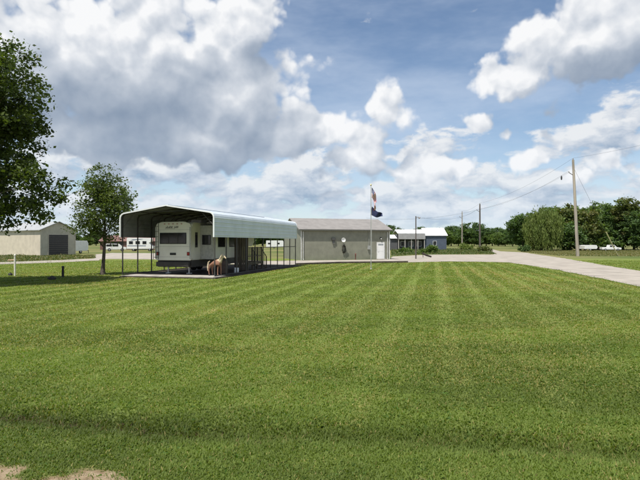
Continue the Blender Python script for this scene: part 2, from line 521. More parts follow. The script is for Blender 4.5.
ROAD = [(9, -12), (11.8, 5), (13.5, 14), (15.6, 25.3), px(600, 278.5), px(560, 270.5), px(530, 265.5), px(505, 262),
        px(497, 257), px(488, 250.0), px(486, 248.4), px(488, 248.2), px(500, 251.3), px(525, 252.6), px(540, 255), px(565, 258.5), px(600, 264.5), px(640, 271), (21, 27), (18.6, 16), (17, 5), (15, -12)]
DRIVE = [px(512, 262.5), px(450, 261.5), px(408, 262.5), px(340, 263.2), px(296, 264.8), px(262, 265.8), px(200, 262.5), px(155, 259.5), px(112, 259.0), px(95, 259.6),
         px(96, 254.5), px(112, 253), px(155, 253.3), px(200, 257), px(265, 261.2), (-2.4, 61.2), (8.7, 64.6), px(392, 256.6), px(430, 254.8), px(502, 254.6)]
TRACK = [px(-60, 268.0), px(0, 264.6), px(60, 262.6), px(100, 260.6), px(100, 258.4), px(60, 260.3), px(0, 262.4), px(-60, 265.2)]
gravel = mat('gravel_surface', (0.36, 0.322, 0.275), 0.95, 0.14, 0.55, 0.25, 90, spec=0.15)
def sheet(name, poly, z, m, label=None):
    mb = MB(); mb.v = [(x, y, z) for x, y in poly]; mb.f = [tuple(range(len(poly)))]
    o = mb.build(name, m)
    bm = bmesh.new(); bm.from_mesh(o.data); bmesh.ops.triangulate(bm, faces=bm.faces)
    for f in bm.faces:
        if f.normal.z < 0: f.normal_flip()
    bm.to_mesh(o.data); bm.free()
    return tag(o, label, None, None, 'structure')
sheet('gravel_road', ragged(ROAD, 1.2, 0.14, 1), 0.012, gravel)
sheet('gravel_drive', ragged(DRIVE, 1.2, 0.16, 2), 0.020, gravel)
sheet('gravel_track', ragged(TRACK, 1.5, 0.14, 3), 0.028, gravel)

# concrete apron; dirt floor behind with roof shade put into its colour
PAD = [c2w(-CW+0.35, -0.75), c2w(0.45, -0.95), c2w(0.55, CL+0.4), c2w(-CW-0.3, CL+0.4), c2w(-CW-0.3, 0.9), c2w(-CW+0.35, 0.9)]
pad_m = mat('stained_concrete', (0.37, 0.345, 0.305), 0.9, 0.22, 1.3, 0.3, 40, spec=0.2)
shaded_soil_m = mat('shaded_dirt_floor', (0.075, 0.062, 0.050), 0.95, 0.3, 1.6, 0.6, 40, spec=0.15)
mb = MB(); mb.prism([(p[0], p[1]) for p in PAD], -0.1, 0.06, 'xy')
tag(mb.build('shaded_dirt_pad', shaded_soil_m), kind='structure')
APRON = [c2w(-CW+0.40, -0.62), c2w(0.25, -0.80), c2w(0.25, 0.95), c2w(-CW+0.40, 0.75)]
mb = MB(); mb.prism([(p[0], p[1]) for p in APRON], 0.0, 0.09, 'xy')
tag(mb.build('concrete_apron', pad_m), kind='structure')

# ------------------------------------------------------------------ grass blades on the lawn and verge
def leaf_material(name, rough=0.55, trans=0.28, tcol=(1.25, 1.35, 0.55), spec=0.35):
    m, nt, p = nodes_of(name)
    N, L = nt.nodes, nt.links.new
    at = N.new('ShaderNodeAttribute'); at.attribute_name = 'tint'
    L(at.outputs['Color'], p.inputs['Base Color'])
    p.inputs['Roughness'].default_value = rough; p.inputs['Specular IOR Level'].default_value = spec
    tr = N.new('ShaderNodeBsdfTranslucent')
    mu = N.new('ShaderNodeMix'); mu.data_type = 'RGBA'; mu.blend_type = 'MULTIPLY'; mu.inputs[0].default_value = 1.0
    L(at.outputs['Color'], mu.inputs[6]); mu.inputs[7].default_value = (*tcol, 1)
    L(mu.outputs[2], tr.inputs[0])
    mx = N.new('ShaderNodeMixShader'); mx.inputs[0].default_value = trans
    L(p.outputs[0], mx.inputs[1]); L(tr.outputs[0], mx.inputs[2])
    L(mx.outputs[0], nt.nodes['Material Output'].inputs[0])
    return m

def build_grass():
    rng = np.random.default_rng(7)
    road = ragged(ROAD, 1.2, 0.14, 1); drive = ragged(DRIVE, 1.2, 0.16, 2)
    def scatter(n, d0, d1, spread=0.80):
        # density falls with distance
        u = rng.random(n)
        e = -0.15
        y = (d0**e + u*(d1**e-d0**e))**(1/e)
        x = (rng.random(n)*2-1)*(spread*y+0.8)
        return x, y
    P = []
    for n, d0, d1 in ((760000, 3.9, 62.0),):
        P.append(scatter(n, d0, d1))
    x = np.concatenate([p[0] for p in P]); y = np.concatenate([p[1] for p in P])
    cx, cy = w2c(x, y)
    jx = x+rng.normal(size=len(x))*0.22; jy = y+rng.normal(size=len(x))*0.35*np.clip(y/40, 0.3, 1.5)
    ok = ~inside(road, jx, jy) & ~inside(drive, jx, jy)
    ok &= ~((cx > -CW-0.35) & (cx < 0.6) & (cy > -1.0) & (cy < CL+0.5))
    ok &= (rng.random(len(x)) > soil(x, y)*0.93)
    x, y = x[ok], y[ok]
    n = len(x)
    dt = ditch(x, y); dr = dryness(x, y); hl = hayline(x, y); stp = stripes(x, y)
    clump = fbm(x*3.0, y*3.0, 51, 3)
    far = np.clip((y-5)/45, 0, 1)
    h = (0.020 + 0.026*rng.random(n))*(0.70+0.8*clump)*(1+1.1*dt) * (1+0.5*far)
    w = (0.0030 + 0.0030*rng.random(n))*(1+7.0*far)*1.15
    weed = (rng.random(n) < 0.10) & (y < 16) & (clump > 0.48)      # clover and broad-leaved weeds
    w = np.where(weed, w*3.4, w); h = np.where(weed, h*0.62, h)
    th = rng.random(n)*2*np.pi
    lean = 0.35+0.75*rng.random(n)
    lx = np.cos(th)*lean; ly = np.sin(th)*lean + (stp-0.5)*0.6*sst(y, 6, 20)
    z0 = height(x, y)-0.006
    bx, by = -np.sin(th), np.cos(th)
    # colour
    ca = np.array(G1)*1.05; cb = np.array(G2)*1.05; cs = np.array(G3)*1.08; cd = np.array((0.30, 0.255, 0.095))
    mixg = np.clip(0.30+0.35*rng.random(n)+0.8*(clump-0.5), 0, 1)[:, None]
    col = ca*(1-mixg)+cb*mixg
    s_ = (0.65*stp*(0.6+0.8*vnoise(x*0.35, y*0.12, 91))*sst(y, 8, 22))[:, None]; col = col*(1-s_)+cs*s_
    patch = sst(fbm(x*0.40, y*0.95, 77, 4), 0.33, 0.67)[:, None]
    col = col*(0.78+0.38*patch)
    pd = (rng.random(n) < np.clip(0.02+0.30*dr+0.50*hl, 0, 0.85))[:, None]
    dd = cd*(0.7+0.6*rng.random(n))[:, None]
    col = np.where(pd, dd, col)
    col = np.where(weed[:, None], np.array((0.075, 0.140, 0.024))*(0.8+0.6*rng.random(n))[:, None], col)
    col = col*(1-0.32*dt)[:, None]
    wet = (rng.random(n) < 0.40*sst(dt, 0.70, 1.0)*sst(-x, -0.5, 2.0))[:, None]
    col = np.where(wet, np.array((0.085, 0.060, 0.030)), col)
    tip = np.stack([x+lx*h, y+ly*h, z0+h*(1.0-0.25*lean)], 1)
    mid = np.stack([x+lx*h*0.36, y+ly*h*0.36, z0+h*0.55], 1)
    base = np.stack([x, y, z0], 1)
    b3 = np.stack([bx, by, np.zeros(n)], 1)
    near = y + rng.normal(size=n)*2.5 < 12.0
    # near blades: two segments; far blades: single triangle
    i = np.where(near)[0]; k = len(i)
    wv = b3[i]*w[i][:, None]
    wmid = np.where(weed[i][:, None], 1.0, 0.8)
    V1 = np.stack([base[i]-wv*0.8, base[i]+wv*0.8, mid[i]+wv*wmid, mid[i]-wv*wmid, tip[i]], 1).reshape(-1, 3)
    o5 = 5*np.arange(k)[:, None]
    F1 = np.concatenate([o5+np.array([[0, 1, 2]]), o5+np.array([[0, 2, 3]]), o5+np.array([[3, 2, 4]])], 0)
    C1 = np.repeat(col[i], 5, 0)
    j = np.where(~near)[0]; k2 = len(j)
    wv = b3[j]*w[j][:, None]
    wv = wv*1.25
    V2 = np.stack([base[j]-wv, base[j]+wv, tip[j]], 1).reshape(-1, 3)
    F2 = 3*np.arange(k2)[:, None]+np.array([[0, 1, 2]])+len(V1)
    C2 = np.repeat(col[j], 3, 0)
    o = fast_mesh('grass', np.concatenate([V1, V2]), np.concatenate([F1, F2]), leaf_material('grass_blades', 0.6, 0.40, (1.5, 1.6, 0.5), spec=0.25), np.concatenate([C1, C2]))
    tag(o, 'mown green lawn grass with dry straw blades and clover', 'grass', kind='stuff')
build_grass()

# ------------------------------------------------------------------ carport
def build_carport():
    t = thing('carport', 'open metal carport with pale curved roof and dark posts sheltering the camper', 'carport', (CX, CY, 0), CROT)
    metal = mat('pale_painted_steel', (0.56, 0.61, 0.66), 0.38, 0.05, 0.9, 0.05, 20, spec=0.5)
    inside_m = mat('shade_darkened_inner_face', (0.17, 0.175, 0.17), 0.6, 0.12, 1.5)  # inner faces coloured darker to deepen the shade under the roof
    trim = mat('white_steel_trim', (0.80, 0.82, 0.83), 0.4, 0.05, 2.0)
    steel = mat('dark_square_tube', (0.055, 0.050, 0.048), 0.5, 0.15, 3.0)
    # half profile from the lower hem of the side up over the eave to the ridge, as (x, z)
    H0, HE, RC, HP = 2.50, 4.04, 0.34, 4.50
    prof = [(0.0, H0), (0.0, HE-RC)]
    ang = math.atan2(HP-HE, CW/2-RC)
    for k in range(1, 9):
        q = (math.pi/2-ang)*k/8
        prof.append((-RC+RC*math.cos(q), HE-RC+RC*math.sin(q)))
    prof.append((-CW/2, HP))
    # resample by length with ribs
    seg = []
    for a, b in zip(prof[:-1], prof[1:]): seg.append(math.hypot(b[0]-a[0], b[1]-a[1]))
    tot = sum(seg)
    def at(s):
        s = max(0, min(tot, s))
        for (a, b), l in zip(zip(prof[:-1], prof[1:]), seg):
            if s <= l+1e-9:
                f = s/l; return (a[0]+(b[0]-a[0])*f, a[1]+(b[1]-a[1])*f), ((b[0]-a[0])/l, (b[1]-a[1])/l)
            s -= l
        return prof[-1], (-1, 0)
    nsh = 6
    sheet_w = tot/nsh
    breaks = [-0.18, 5.9, 11.4, CL+0.18]
    for side in (1, -1):
        for i in range(nsh):
            s0, s1 = i*sheet_w, (i+1)*sheet_w + (0.03 if i < nsh-1 else 0.0)
            pts = []
            k = 24
            for j in range(k+1):
                s = s0+(s1-s0)*j/k
                p, tg = at(s)
                nx_, nz_ = tg[1], -tg[0]
                ph = (s/0.2635) % 1.0
                rib = 0.020*max(0, 1-abs(ph-0.5)/0.14) if abs(ph-0.5) < 0.14 else 0.0
                off = rib + 0.004*(nsh-i) if False else rib+0.0025*(i % 2)
                x = p[0]+nx_*off; z = p[1]+nz_*off
                pts.append((x, z, nx_, nz_))
            for b in range(3):
                y0, y1 = breaks[b], breaks[b+1]+(0.05 if b < 2 else 0)
                lift = 0.0012*(b % 2)
                mb = MB()
                outer = [(p[0]+p[2]*lift, p[1]+p[3]*lift) for p in pts]
                inner = [(p[0]-p[2]*0.004+p[2]*lift, p[1]-p[3]*0.004+p[3]*lift) for p in pts]
                poly = outer+inner[::-1]
                if side < 0: poly = [(-CW-x, z) for x, z in poly]
                # strip faces rather than a concave n-gon cap
                n = len(outer); bidx = 0
                o_, i_ = poly[:n], poly[n:][::-1]
                for yy in (y0, y1):
                    mb.v += [(x, yy, z) for x, z in o_]+[(x, yy, z) for x, z in i_]
                for j in range(n-1):
                    mb.f.append((j, j+1, 2*n+j+1, 2*n+j)); mb.f.append((n+j, 3*n+j, 3*n+j+1, n+j+1))
                    mb.f.append((j, n+j, n+j+1, j+1)); mb.f.append((2*n+j, 2*n+j+1, 3*n+j+1, 3*n+j))
                mb.f.append((0, 2*n, 3*n, n)); mb.f.append((n-1, 2*n-1, 4*n-1, 3*n-1))
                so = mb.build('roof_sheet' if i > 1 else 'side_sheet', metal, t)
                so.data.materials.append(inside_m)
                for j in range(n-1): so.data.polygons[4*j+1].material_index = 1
    mb = MB(); mb.box(-CW/2-0.14, -CW/2+0.14, -0.2, CL+0.2, HP+0.012, HP+0.035); mb.build('ridge_cap', metal, t)
    # white trim on the front and rear edges
    for y in (-0.235, CL+0.185):
        for side in (1, -1):
            mb = MB(); k = 40; V = []
            for j in range(k+1):
                p, tg = at(tot*j/k); nx_, nz_ = tg[1], -tg[0]
                for (o, yy) in ((0.035, y), (0.035, y+0.05), (-0.05, y+0.05), (-0.05, y)):
                    x, z = p[0]+nx_*o, p[1]+nz_*o
                    mb.v.append((x if side > 0 else -CW-x, yy, z))
            for j in range(k):
                for q in range(4):
                    mb.f.append((4*j+q, 4*j+(q+1) % 4, 4*j+4+(q+1) % 4, 4*j+4+q))
            mb.f.append((0, 1, 2, 3)); mb.f.append((4*k, 4*k+3, 4*k+2, 4*k+1))
            mb.build('edge_trim', trim, t)
    # frames
    nf = 11; sp = CL/(nf-1)
    post = MB().box(-0.03, 0.03, -0.03, 0.03, 0.15, HE-RC).build('post', steel, t)
    post.location = (-0.045, 0, 0)
    foot = MB().box(-0.07, 0.07, -0.05, 0.05, 0.091, 0.105).build('foot_plate', steel, post)
    foot2 = None
    mb = MB(); inner = []
    k = 26; s_a = HE-RC-H0
    for side in (1, -1):
        rng_ = range(k+1) if side > 0 else range(k-1, -1, -1)
        for j in rng_:
            p, tg = at(s_a+(tot-s_a)*j/k); nx_, nz_ = tg[1], -tg[0]
            q = (p[0]-nx_*0.012, p[1]-nz_*0.012, p[0]-nx_*0.075, p[1]-nz_*0.075)
            if side < 0: q = (-CW-q[0], q[1], -CW-q[2], q[3])
            inner.append(q)
    for q in inner:
        for yy in (-0.03, 0.03): mb.v += [(q[0], yy, q[1]), (q[2], yy, q[3])]
    for j in range(len(inner)-1):
        a = 4*j; b = a+4
        mb.f += [(a, a+2, b+2, b), (a+1, b+1, b+3, a+3), (a, b, b+1, a+1), (a+2, a+3, b+3, b+2)]
    bow = mb.build('roof_bow', steel, t)
    mb = MB(); mb.tube([(-0.05, 0, HE-RC-0.55), (-0.95, 0, HE+0.03)], 0.025, 4); brace = mb.build('knee_brace', steel, t)
    mb = MB(); mb.box(-CW/2-1.5, -CW/2+1.5, -0.022, 0.022, HE+0.08, HE+0.125); tie = mb.build('collar_tie', steel, t)
    for f in range(nf):
        y = f*sp
        for side in (1, -1):
            if f == 0 and side == 1: continue
            p = inst(post, t, (-0.045 if side > 0 else -CW+0.045, y, 0))
            inst(foot, p)
        if f:
            inst(bow, t, (0, y, 0)); inst(tie, t, (0, y, 0))
            inst(brace, t, (0, y, 0))
        b = inst(brace, t, (-CW, y, 0)); b.scale = (-1, 1, 1)
    for x in (-0.045, -CW+0.045):
        MB().box(x-0.03, x+0.03, 0.035, CL-0.035, 0.091, 0.149).build('base_rail', steel, t)
    # side rail on the open right-hand bays
    MB().box(-0.012, 0.012, 5*sp, CL+0.03, 1.76, 1.82).build('side_rail', steel, t)
    # roof purlins
    for x in (-1.4, -CW+1.4):
        z = HE+(abs(x if x > -CW/2 else -CW-x)-RC)/(CW/2-RC)*(HP-HE)-0.105
        MB().box(x-0.03, x+0.03, 0.0, CL, z-0.03, z+0.03).build('purlin', steel, t)
build_carport()

# ------------------------------------------------------------------ the camper (fifth wheel) under it
glass = mat('dark_tinted_glass', (0.012, 0.013, 0.016), 0.08, 0.05, 2.0, spec=0.6)
black = mat('black_plastic', (0.02, 0.02, 0.021), 0.5, 0.2, 5.0)
rubber = mat('tyre_rubber', (0.022, 0.022, 0.022), 0.85, 0.2, 8.0)
chrome = mat('brushed_alloy', (0.55, 0.55, 0.56), 0.35, 0.1, 5.0, metal=0.8)
redlens = mat('red_tail_lens', (0.30, 0.015, 0.012), 0.2, 0.1, 4.0)
whitep = mat('white_paint', (0.78, 0.78, 0.76), 0.4, 0.05, 2.0, coat=0.2)

def wheel(parent, x, y, r, w, name='wheel', axis='x'):
    prof = [(r*0.62, -w/2), (r*0.92, -w/2), (r, -w/2+0.04), (r, w/2-0.04), (r*0.92, w/2), (r*0.62, w/2)]
    t_ = MB().lathe(prof, (0, 0, 0), 20, axis).build(name, rubber, parent, True)
    t_.location = (x, y, r)
    MB().lathe([(0.02, -w/2-0.012), (r*0.3, -w/2-0.016), (r*0.58, -w/2+0.01), (r*0.58, w/2-0.01), (r*0.3, w/2+0.016), (0.02, w/2+0.012)], (0, 0, 0), 14, axis).build('rim', chrome, t_, True)
    return t_

def build_camper():
    w = 2.62
    ox, oy, _ = c2w(-3.77, 1.55)
    t = thing('camper_trailer', 'cream fifth wheel camper trailer with wide dark rear window under the carport', 'camper', (ox, oy, 0.09), CROT)
    cream = mat('cream_fibreglass', (0.73, 0.71, 0.63), 0.35, 0.06, 0.8, coat=0.3)
    brown = mat('dark_lower_skirt', (0.045, 0.040, 0.036), 0.5, 0.15, 2.0)
    hw = w/2
    # shell: side outline (y, z) with raised front over the hitch
    side = [(0.10, 0.92), (8.0, 0.92), (8.0, 1.75), (10.3, 1.75), (10.75, 2.05), (10.75, 2.9), (10.2, 3.36), (0.30, 3.42), (0.04, 3.28), (0.0, 3.1), (0.0, 1.05)]
    sh = MB().prism(side, -hw, hw, 'yz').build('shell', cream, t, bevel=0.05)
    # rear cap proud of the shell with rounded shoulders
    cap = [(-hw+0.06, 0.90), (hw-0.06, 0.90), (hw, 1.0), (hw, 3.12), (hw-0.10, 3.33), (hw-0.5, 3.44), (-hw+0.5, 3.44), (-hw+0.10, 3.33), (-hw, 3.12), (-hw, 1.0)]
    rc = MB().prism(cap, -0.09, 0.06, 'xz').build('rear_cap', cream, t, bevel=0.03)
    MB().box(-hw-0.012, -hw+0.11, -0.105, -0.088, 1.0, 3.1).build('corner_trim', mat('grey_trim', (0.42, 0.41, 0.37), 0.5), rc)
    MB().box(hw-0.11, hw+0.012, -0.105, -0.088, 1.0, 3.1).build('corner_trim', bpy.data.materials['grey_trim'], rc)
    for z in (1.12, 1.80, 2.90):
        MB().box(-hw+0.115, hw-0.115, -0.096, -0.0905, z, z+0.018).build('seam', bpy.data.materials['grey_trim'], rc)
    wf = MB().box(-0.98, 0.98, -0.115, -0.085, 1.98, 2.72).build('rear_window', black, t, bevel=0.012)
    for x0, x1 in ((-0.94, -0.32), (-0.28, 0.36), (0.40, 0.94)):
        MB().box(x0, x1, -0.122, -0.117, 2.03, 2.68).build('pane', glass, wf)
    # dark painted script above the window: a row of slanted strokes
    ink = mat('dark_lettering', (0.06, 0.055, 0.05), 0.5)
    mb = MB(); rnd = random.Random(4)
    x = -0.56
    for k in range(15):
        if k in (9,): x += 0.10; continue
        hgt = rnd.uniform(0.06, 0.15); ww = rnd.uniform(0.022, 0.05)
        sh_ = 0.04
        b = len(mb.v)
        z0 = 3.02
        mb.v += [(x, -0.097, z0), (x+ww, -0.097, z0), (x+ww+sh_, -0.097, z0+hgt), (x+sh_, -0.097, z0+hgt)]
        mb.v += [(p[0], -0.091, p[2]) for p in mb.v[b:b+4]]
        mb.f += [tuple(b+i for i in q) for q in ((0,1,2,3),(4,7,6,5),(0,4,5,1),(1,5,6,2),(2,6,7,3),(3,7,4,0))]
        x += ww+rnd.uniform(0.018, 0.035)
    mb.box(-0.60, 0.15, -0.096, -0.091, 2.975, 2.993)
    mb.build('rear_emblem', ink, t)
    for s in (-1, 1):
        tl = MB().box(s*1.12-0.10, s*1.12+0.10, -0.12, -0.085, 1.22, 1.46).build('tail_light', black, t, bevel=0.012)
        MB().box(s*1.12-0.075, s*1.12+0.075, -0.128, -0.121, 1.25, 1.43).build('lens', redlens, tl)
    MB().box(-0.22, 0.22, -0.12, -0.085, 1.25, 1.40).build('licence_panel', black, t, bevel=0.01)
    for k in range(5):
        MB().box(-0.62+k*0.31-0.05, -0.62+k*0.31+0.05, -0.115, -0.09, 3.28, 3.32).build('marker_light', redlens, t)
    MB().box(-1.2, 1.2, -0.20, -0.02, 0.50, 0.80).build('bumper', brown, t, bevel=0.015)
    # ladder
    ld = MB()
    for x in (-1.16, -0.80): ld.tube([(x, -0.20, 0.95), (x, -0.20, 3.3), (x, -0.1, 3.5), (x, 0.25, 3.52)], 0.018, 6)
    lad = ld.build('ladder', black, t)
    for k in range(7):
        MB().tube([(-1.16, -0.20, 1.1+k*0.34), (-0.80, -0.20, 1.1+k*0.34)], 0.014, 6).build('rung', black, lad)
    lad.location.x = -0.22
    # underside, wheels, jacks
    MB().box(-hw+0.05, hw-0.05, 0.12, 7.95, 0.46, 0.915).build('skirt', brown, t)
    for s in (-1, 1):
        MB().box(s*0.75-0.06, s*0.75+0.06, 0.05, 9.9, 0.45, 0.60).build('chassis_rail', brown, t)
        for y in (4.6, 5.5): wheel(t, s*1.05, y, 0.39, 0.24)
        j = MB().box(s*0.78-0.04, s*0.78+0.04, 0.6, 0.68, 0.05, 0.45).build('stabiliser_jack', chrome, t)
        MB().box(s*0.78-0.13, s*0.78+0.13, 0.5, 0.78, 0.0, 0.045).build('foot', whitep, j)
        MB().box(s*0.9-0.05, s*0.9+0.05, 8.8, 8.9, 0.0, 1.75).build('landing_leg', brown, t)
    MB().box(-0.35, 0.35, 9.9, 10.4, 1.25, 1.75).build('pin_box', brown, t)
    # side window ahead of the slide-out
    for (x, s) in ((hw, 1), (-hw, -1)):
        wn = MB().box(x-0.004*s, x+0.02*s, 0.45, 0.78, 1.75, 2.75) if s > 0 else MB().box(x-0.02, x+0.004, 0.5, 1.4, 1.95, 2.75)
        wn = wn.build('side_window', black, t, bevel=0.004)
        b = MB().box(x+0.021*s, x+0.024*s, 0.49, 0.74, 1.80, 2.70) if s > 0 else MB().box(x-0.024, x-0.021, 0.55, 1.35, 2.0, 2.7)
        b.build('pane', glass, wn)
    # slide-out room
    so = MB().box(hw-0.05, hw+0.94, 1.2, 5.6, 0.98, 3.18).build('slide_out', cream, t, bevel=0.03)
    MB().box(hw+0.0, hw+0.98, 1.14, 1.20, 0.95, 3.22).build('flange', bpy.data.materials['grey_trim'], so)
    fr = MB().box(hw+0.16, hw+0.80, 1.115, 1.139, 1.92, 2.58).build('window', black, so, bevel=0.004)
    MB().box(hw+0.20, hw+0.76, 1.108, 1.114, 1.96, 2.54).build('pane', glass, fr)
    for y0, y1 in ((1.9, 3.0), (3.7, 4.9)):
        fr = MB().box(hw+0.935, hw+0.965, y0, y1, 1.75, 2.5).build('window', black, so, bevel=0.004)
        MB().box(hw+0.966, hw+0.970, y0+0.05, y1-0.05, 1.8, 2.45).build('pane', glass, fr)
    MB().box(hw+0.0, hw+0.93, 1.25, 5.55, 3.181, 3.26).build('slide_topper', black, so)
    d = MB().box(hw-0.01, hw+0.03, 6.3, 7.0, 0.98, 2.95).build('entry_door', cream, t, bevel=0.01)
    MB().box(hw+0.031, hw+0.036, 6.42, 6.88, 2.0, 2.6).build('pane', glass, d)
    MB().box(hw+0.031, hw+0.05, 6.34, 6.40, 1.7, 1.9).build('handle', black, d)
    MB().box(-0.4, 0.4, 3.0, 3.9, 3.43, 3.70).build('air_conditioner', whitep, t, bevel=0.04)
    for k, y in enumerate((0.9, 5.2, 7.2)):
        MB().box(-0.2, 0.2, y, y+0.4, 3.41, 3.50).build('roof_vent', whitep, t, bevel=0.02)
build_camper()

# wooden entry porch beside the camper
wood = mat('weathered_wood', (0.10, 0.078, 0.058), 0.85, 0.25, 5.0, 0.4, 30, stretch=(1, 1, 0.15))
def build_porch():
    ox, oy, _ = c2w(-1.15, 5.5)
    t = thing('wooden_porch', 'dark wooden entry porch with lattice screen and stair railing beside the camper', 'porch', (ox, oy, 0.09), CROT)
    for k in range(20):
        MB().box(-0.15, 0.95, k*0.142, k*0.142+0.13, 0.62, 0.655).build('deck_board', wood, t)
    MB().box(0.95, 1.0, 0, 2.84, 0.45, 0.66).build('rim_joist', wood, t)
    for y in (0.05, 0.95, 1.9, 2.79):
        MB().box(0.88, 0.97, y-0.045, y+0.045, 0.0, 1.75 if y > 0.5 else 2.45).build('post', wood, t)
    for z in (1.05, 1.68):
        MB().box(0.905, 0.945, 0.0, 2.84, z, z+0.06).build('rail', wood, t)
    for k in range(18):
        MB().box(0.91, 0.94, 0.12+k*0.15, 0.16+k*0.15, 0.66, 1.70).build('baluster', wood, t)
    # tall board screen at the near end
    for k in range(6):
        MB().box(-0.05+k*0.155, 0.09+k*0.155, -0.05, -0.025, 0.1, 2.42).build('screen_board', wood, t)
    for k in range(4):
        MB().box(0.1, 0.86, 2.86+k*0.28, 3.12+k*0.28, 0.48-k*0.155, 0.52-k*0.155).build('tread', wood, t)
    for x in (0.08, 0.87):
        MB().tube([(x, 2.82, 0.5), (x, 4.0, -0.0)], 0.05, 4).build('stringer', wood, t)
        MB().tube([(x, 2.80, 1.66), (x, 4.0, 0.95)], 0.035, 6).build('hand_rail', wood, t)
        MB().box(x-0.035, x+0.035, 3.93, 4.0, 0.0, 0.98).build('stair_post', wood, t)
        for k in range(3):
            y = 3.05+k*0.26
            MB().box(x-0.015, x+0.015, y, y+0.03, 0.35-k*0.11, 1.50-k*0.154).build('baluster', wood, t)
build_porch()

# life-size pony by the carport post
def skin_mesh(name, verts, edges, root, m, parent, sub=2):
    me = bpy.data.meshes.new(name)
    me.from_pydata([v[:3] for v in verts], edges, [])
    o = bpy.data.objects.new(name, me); COL.objects.link(o)
    sk = o.modifiers.new('skin', 'SKIN'); sk.use_smooth_shade = True
    sv = me.skin_vertices[0].data
    for i, v in enumerate(verts):
        r = v[3] if isinstance(v[3], tuple) else (v[3], v[3])
        sv[i].radius = r; sv[i].use_root = (i == root)
    ss_ = o.modifiers.new('subsurf', 'SUBSURF'); ss_.levels = sub; ss_.render_levels = sub
    dg = bpy.context.evaluated_depsgraph_get(); dg.update()
    me2 = bpy.data.meshes.new_from_object(o.evaluated_get(dg))
    me2.name = name
    bpy.data.objects.remove(o)
    me2.materials.clear(); me2.materials.append(m)
    me2.shade_smooth()
    o = bpy.data.objects.new(name, me2); COL.objects.link(o); o.parent = parent
    return o

def build_pony():
    ox, oy, _ = c2w(-0.30, 0.75)
    t = thing('pony', 'chestnut pony with cream neck and mane standing at the carport edge', 'pony', (ox, oy, 0.09), R(-28))
    t.scale = (0.88, 0.88, 0.88)
    coat = mat('chestnut_coat', (0.27, 0.135, 0.085), 0.6, 0.25, 2.5, dirt=(0.17, 0.085, 0.055))
    # cream forequarters: colouring of the coat itself along the body
    nt = coat.node_tree; N, L = nt.nodes, nt.links.new; p = N['Principled BSDF']
    old = p.inputs['Base Color'].links[0].from_socket
    tc = N.new('ShaderNodeTexCoord'); sp = N.new('ShaderNodeSeparateXYZ'); L(tc.outputs['Object'], sp.inputs[0])
    a = N.new('ShaderNodeMath'); a.operation = 'ADD'; L(sp.outputs[0], a.inputs[0]); L(sp.outputs[2], a.inputs[1])
    nz = N.new('ShaderNodeTexNoise'); nz.inputs['Scale'].default_value = 5; L(tc.outputs['Object'], nz.inputs[0])
    a2 = N.new('ShaderNodeMath'); a2.operation = 'MULTIPLY_ADD'; L(nz.outputs['Fac'], a2.inputs[0]); a2.inputs[1].default_value = 0.3; L(a.outputs[0], a2.inputs[2])
    mr = N.new('ShaderNodeMapRange'); L(a2.outputs[0], mr.inputs[0]); mr.inputs['From Min'].default_value = 1.42; mr.inputs['From Max'].default_value = 1.56
    mx = N.new('ShaderNodeMix'); mx.data_type = 'RGBA'; L(mr.outputs[0], mx.inputs[0]); L(old, mx.inputs[6]); mx.inputs[7].default_value = (0.56, 0.45, 0.30, 1)
    L(mx.outputs[2], p.inputs['Base Color'])
    cream = mat('cream_mane', (0.60, 0.50, 0.34), 0.7, 0.2, 9.0)
    V = [(-0.45, 0, 0.98, (0.17, 0.19)), (-0.15, 0, 0.94, (0.19, 0.20)), (0.20, 0, 0.96, (0.18, 0.20)), (0.36, 0, 1.08, (0.11, 0.15)),
         (0.47, 0, 1.26, (0.075, 0.11)), (0.55, 0, 1.42, (0.065, 0.085)), (0.66, 0, 1.41, (0.062, 0.075)), (0.78, 0, 1.30, 0.05), (0.86, 0, 1.22, 0.043)]
    E = [(i, i+1) for i in range(8)]
    def chain(root, pts):
        prev = root
        for q in pts:
            V.append(q); E.append((prev, len(V)-1)); prev = len(V)-1
    for s in (-1, 1):
        dx = 0.04*s
        chain(2, [(0.26, s*0.13, 0.76, 0.085), (0.27+dx, s*0.13, 0.48, 0.050), (0.26+dx, s*0.13, 0.14, 0.036), (0.29+dx, s*0.13, 0.035, 0.048)])
        chain(0, [(-0.42, s*0.14, 0.76, 0.115), (-0.55+dx, s*0.14, 0.46, 0.055), (-0.51+dx, s*0.14, 0.14, 0.038), (-0.48+dx, s*0.14, 0.035, 0.050)])
        chain(5, [(0.545, s*0.045, 1.52, 0.022), (0.555, s*0.055, 1.60, 0.010)])
    body = skin_mesh('body', V, E, 0, coat, t)
    # mane: overlapping locks down the crest
    mb = MB(); rnd = random.Random(2)
    for k in range(26):
        f = k/25
        x = 0.54-0.24*f; z = 1.53-0.33*f
        for s in (-1, 1):
            mb.tube([(x, 0, z), (x-0.03, s*0.055, z-0.03), (x-0.04+rnd.uniform(-.02, .02), s*0.115, z-0.16-rnd.uniform(0, 0.08))], [0.022, 0.022, 0.006], 5)
    mb.build('mane', cream, t, True)
    mb = MB()
    for k in range(9):
        a = k/9*2*math.pi
        mb.tube([(-0.62, 0, 1.02), (-0.72, 0.02*math.cos(a), 0.95), (-0.76+0.04*math.cos(a), 0.05*math.sin(a), 0.65), (-0.75+0.05*math.cos(a), 0.05*math.sin(a), 0.32)], [0.03, 0.04, 0.035, 0.01], 5)
    mb.build('tail', cream, t, True)
    for s in (-1, 1):
        MB().lathe([(0.002, -0.016), (0.012, -0.01), (0.017, 0), (0.012, 0.01), (0.002, 0.016)], (0.645, s*0.058, 1.435), 8).build('eye', black, t, True)
        for hx in (0.29, -0.48):
            MB().lathe([(0.062, 0), (0.05, 0.07)], (hx+0.04*s, s*(0.13 if hx > 0 else 0.14), 0.0), 10).build('hoof', black, t)
build_pony()

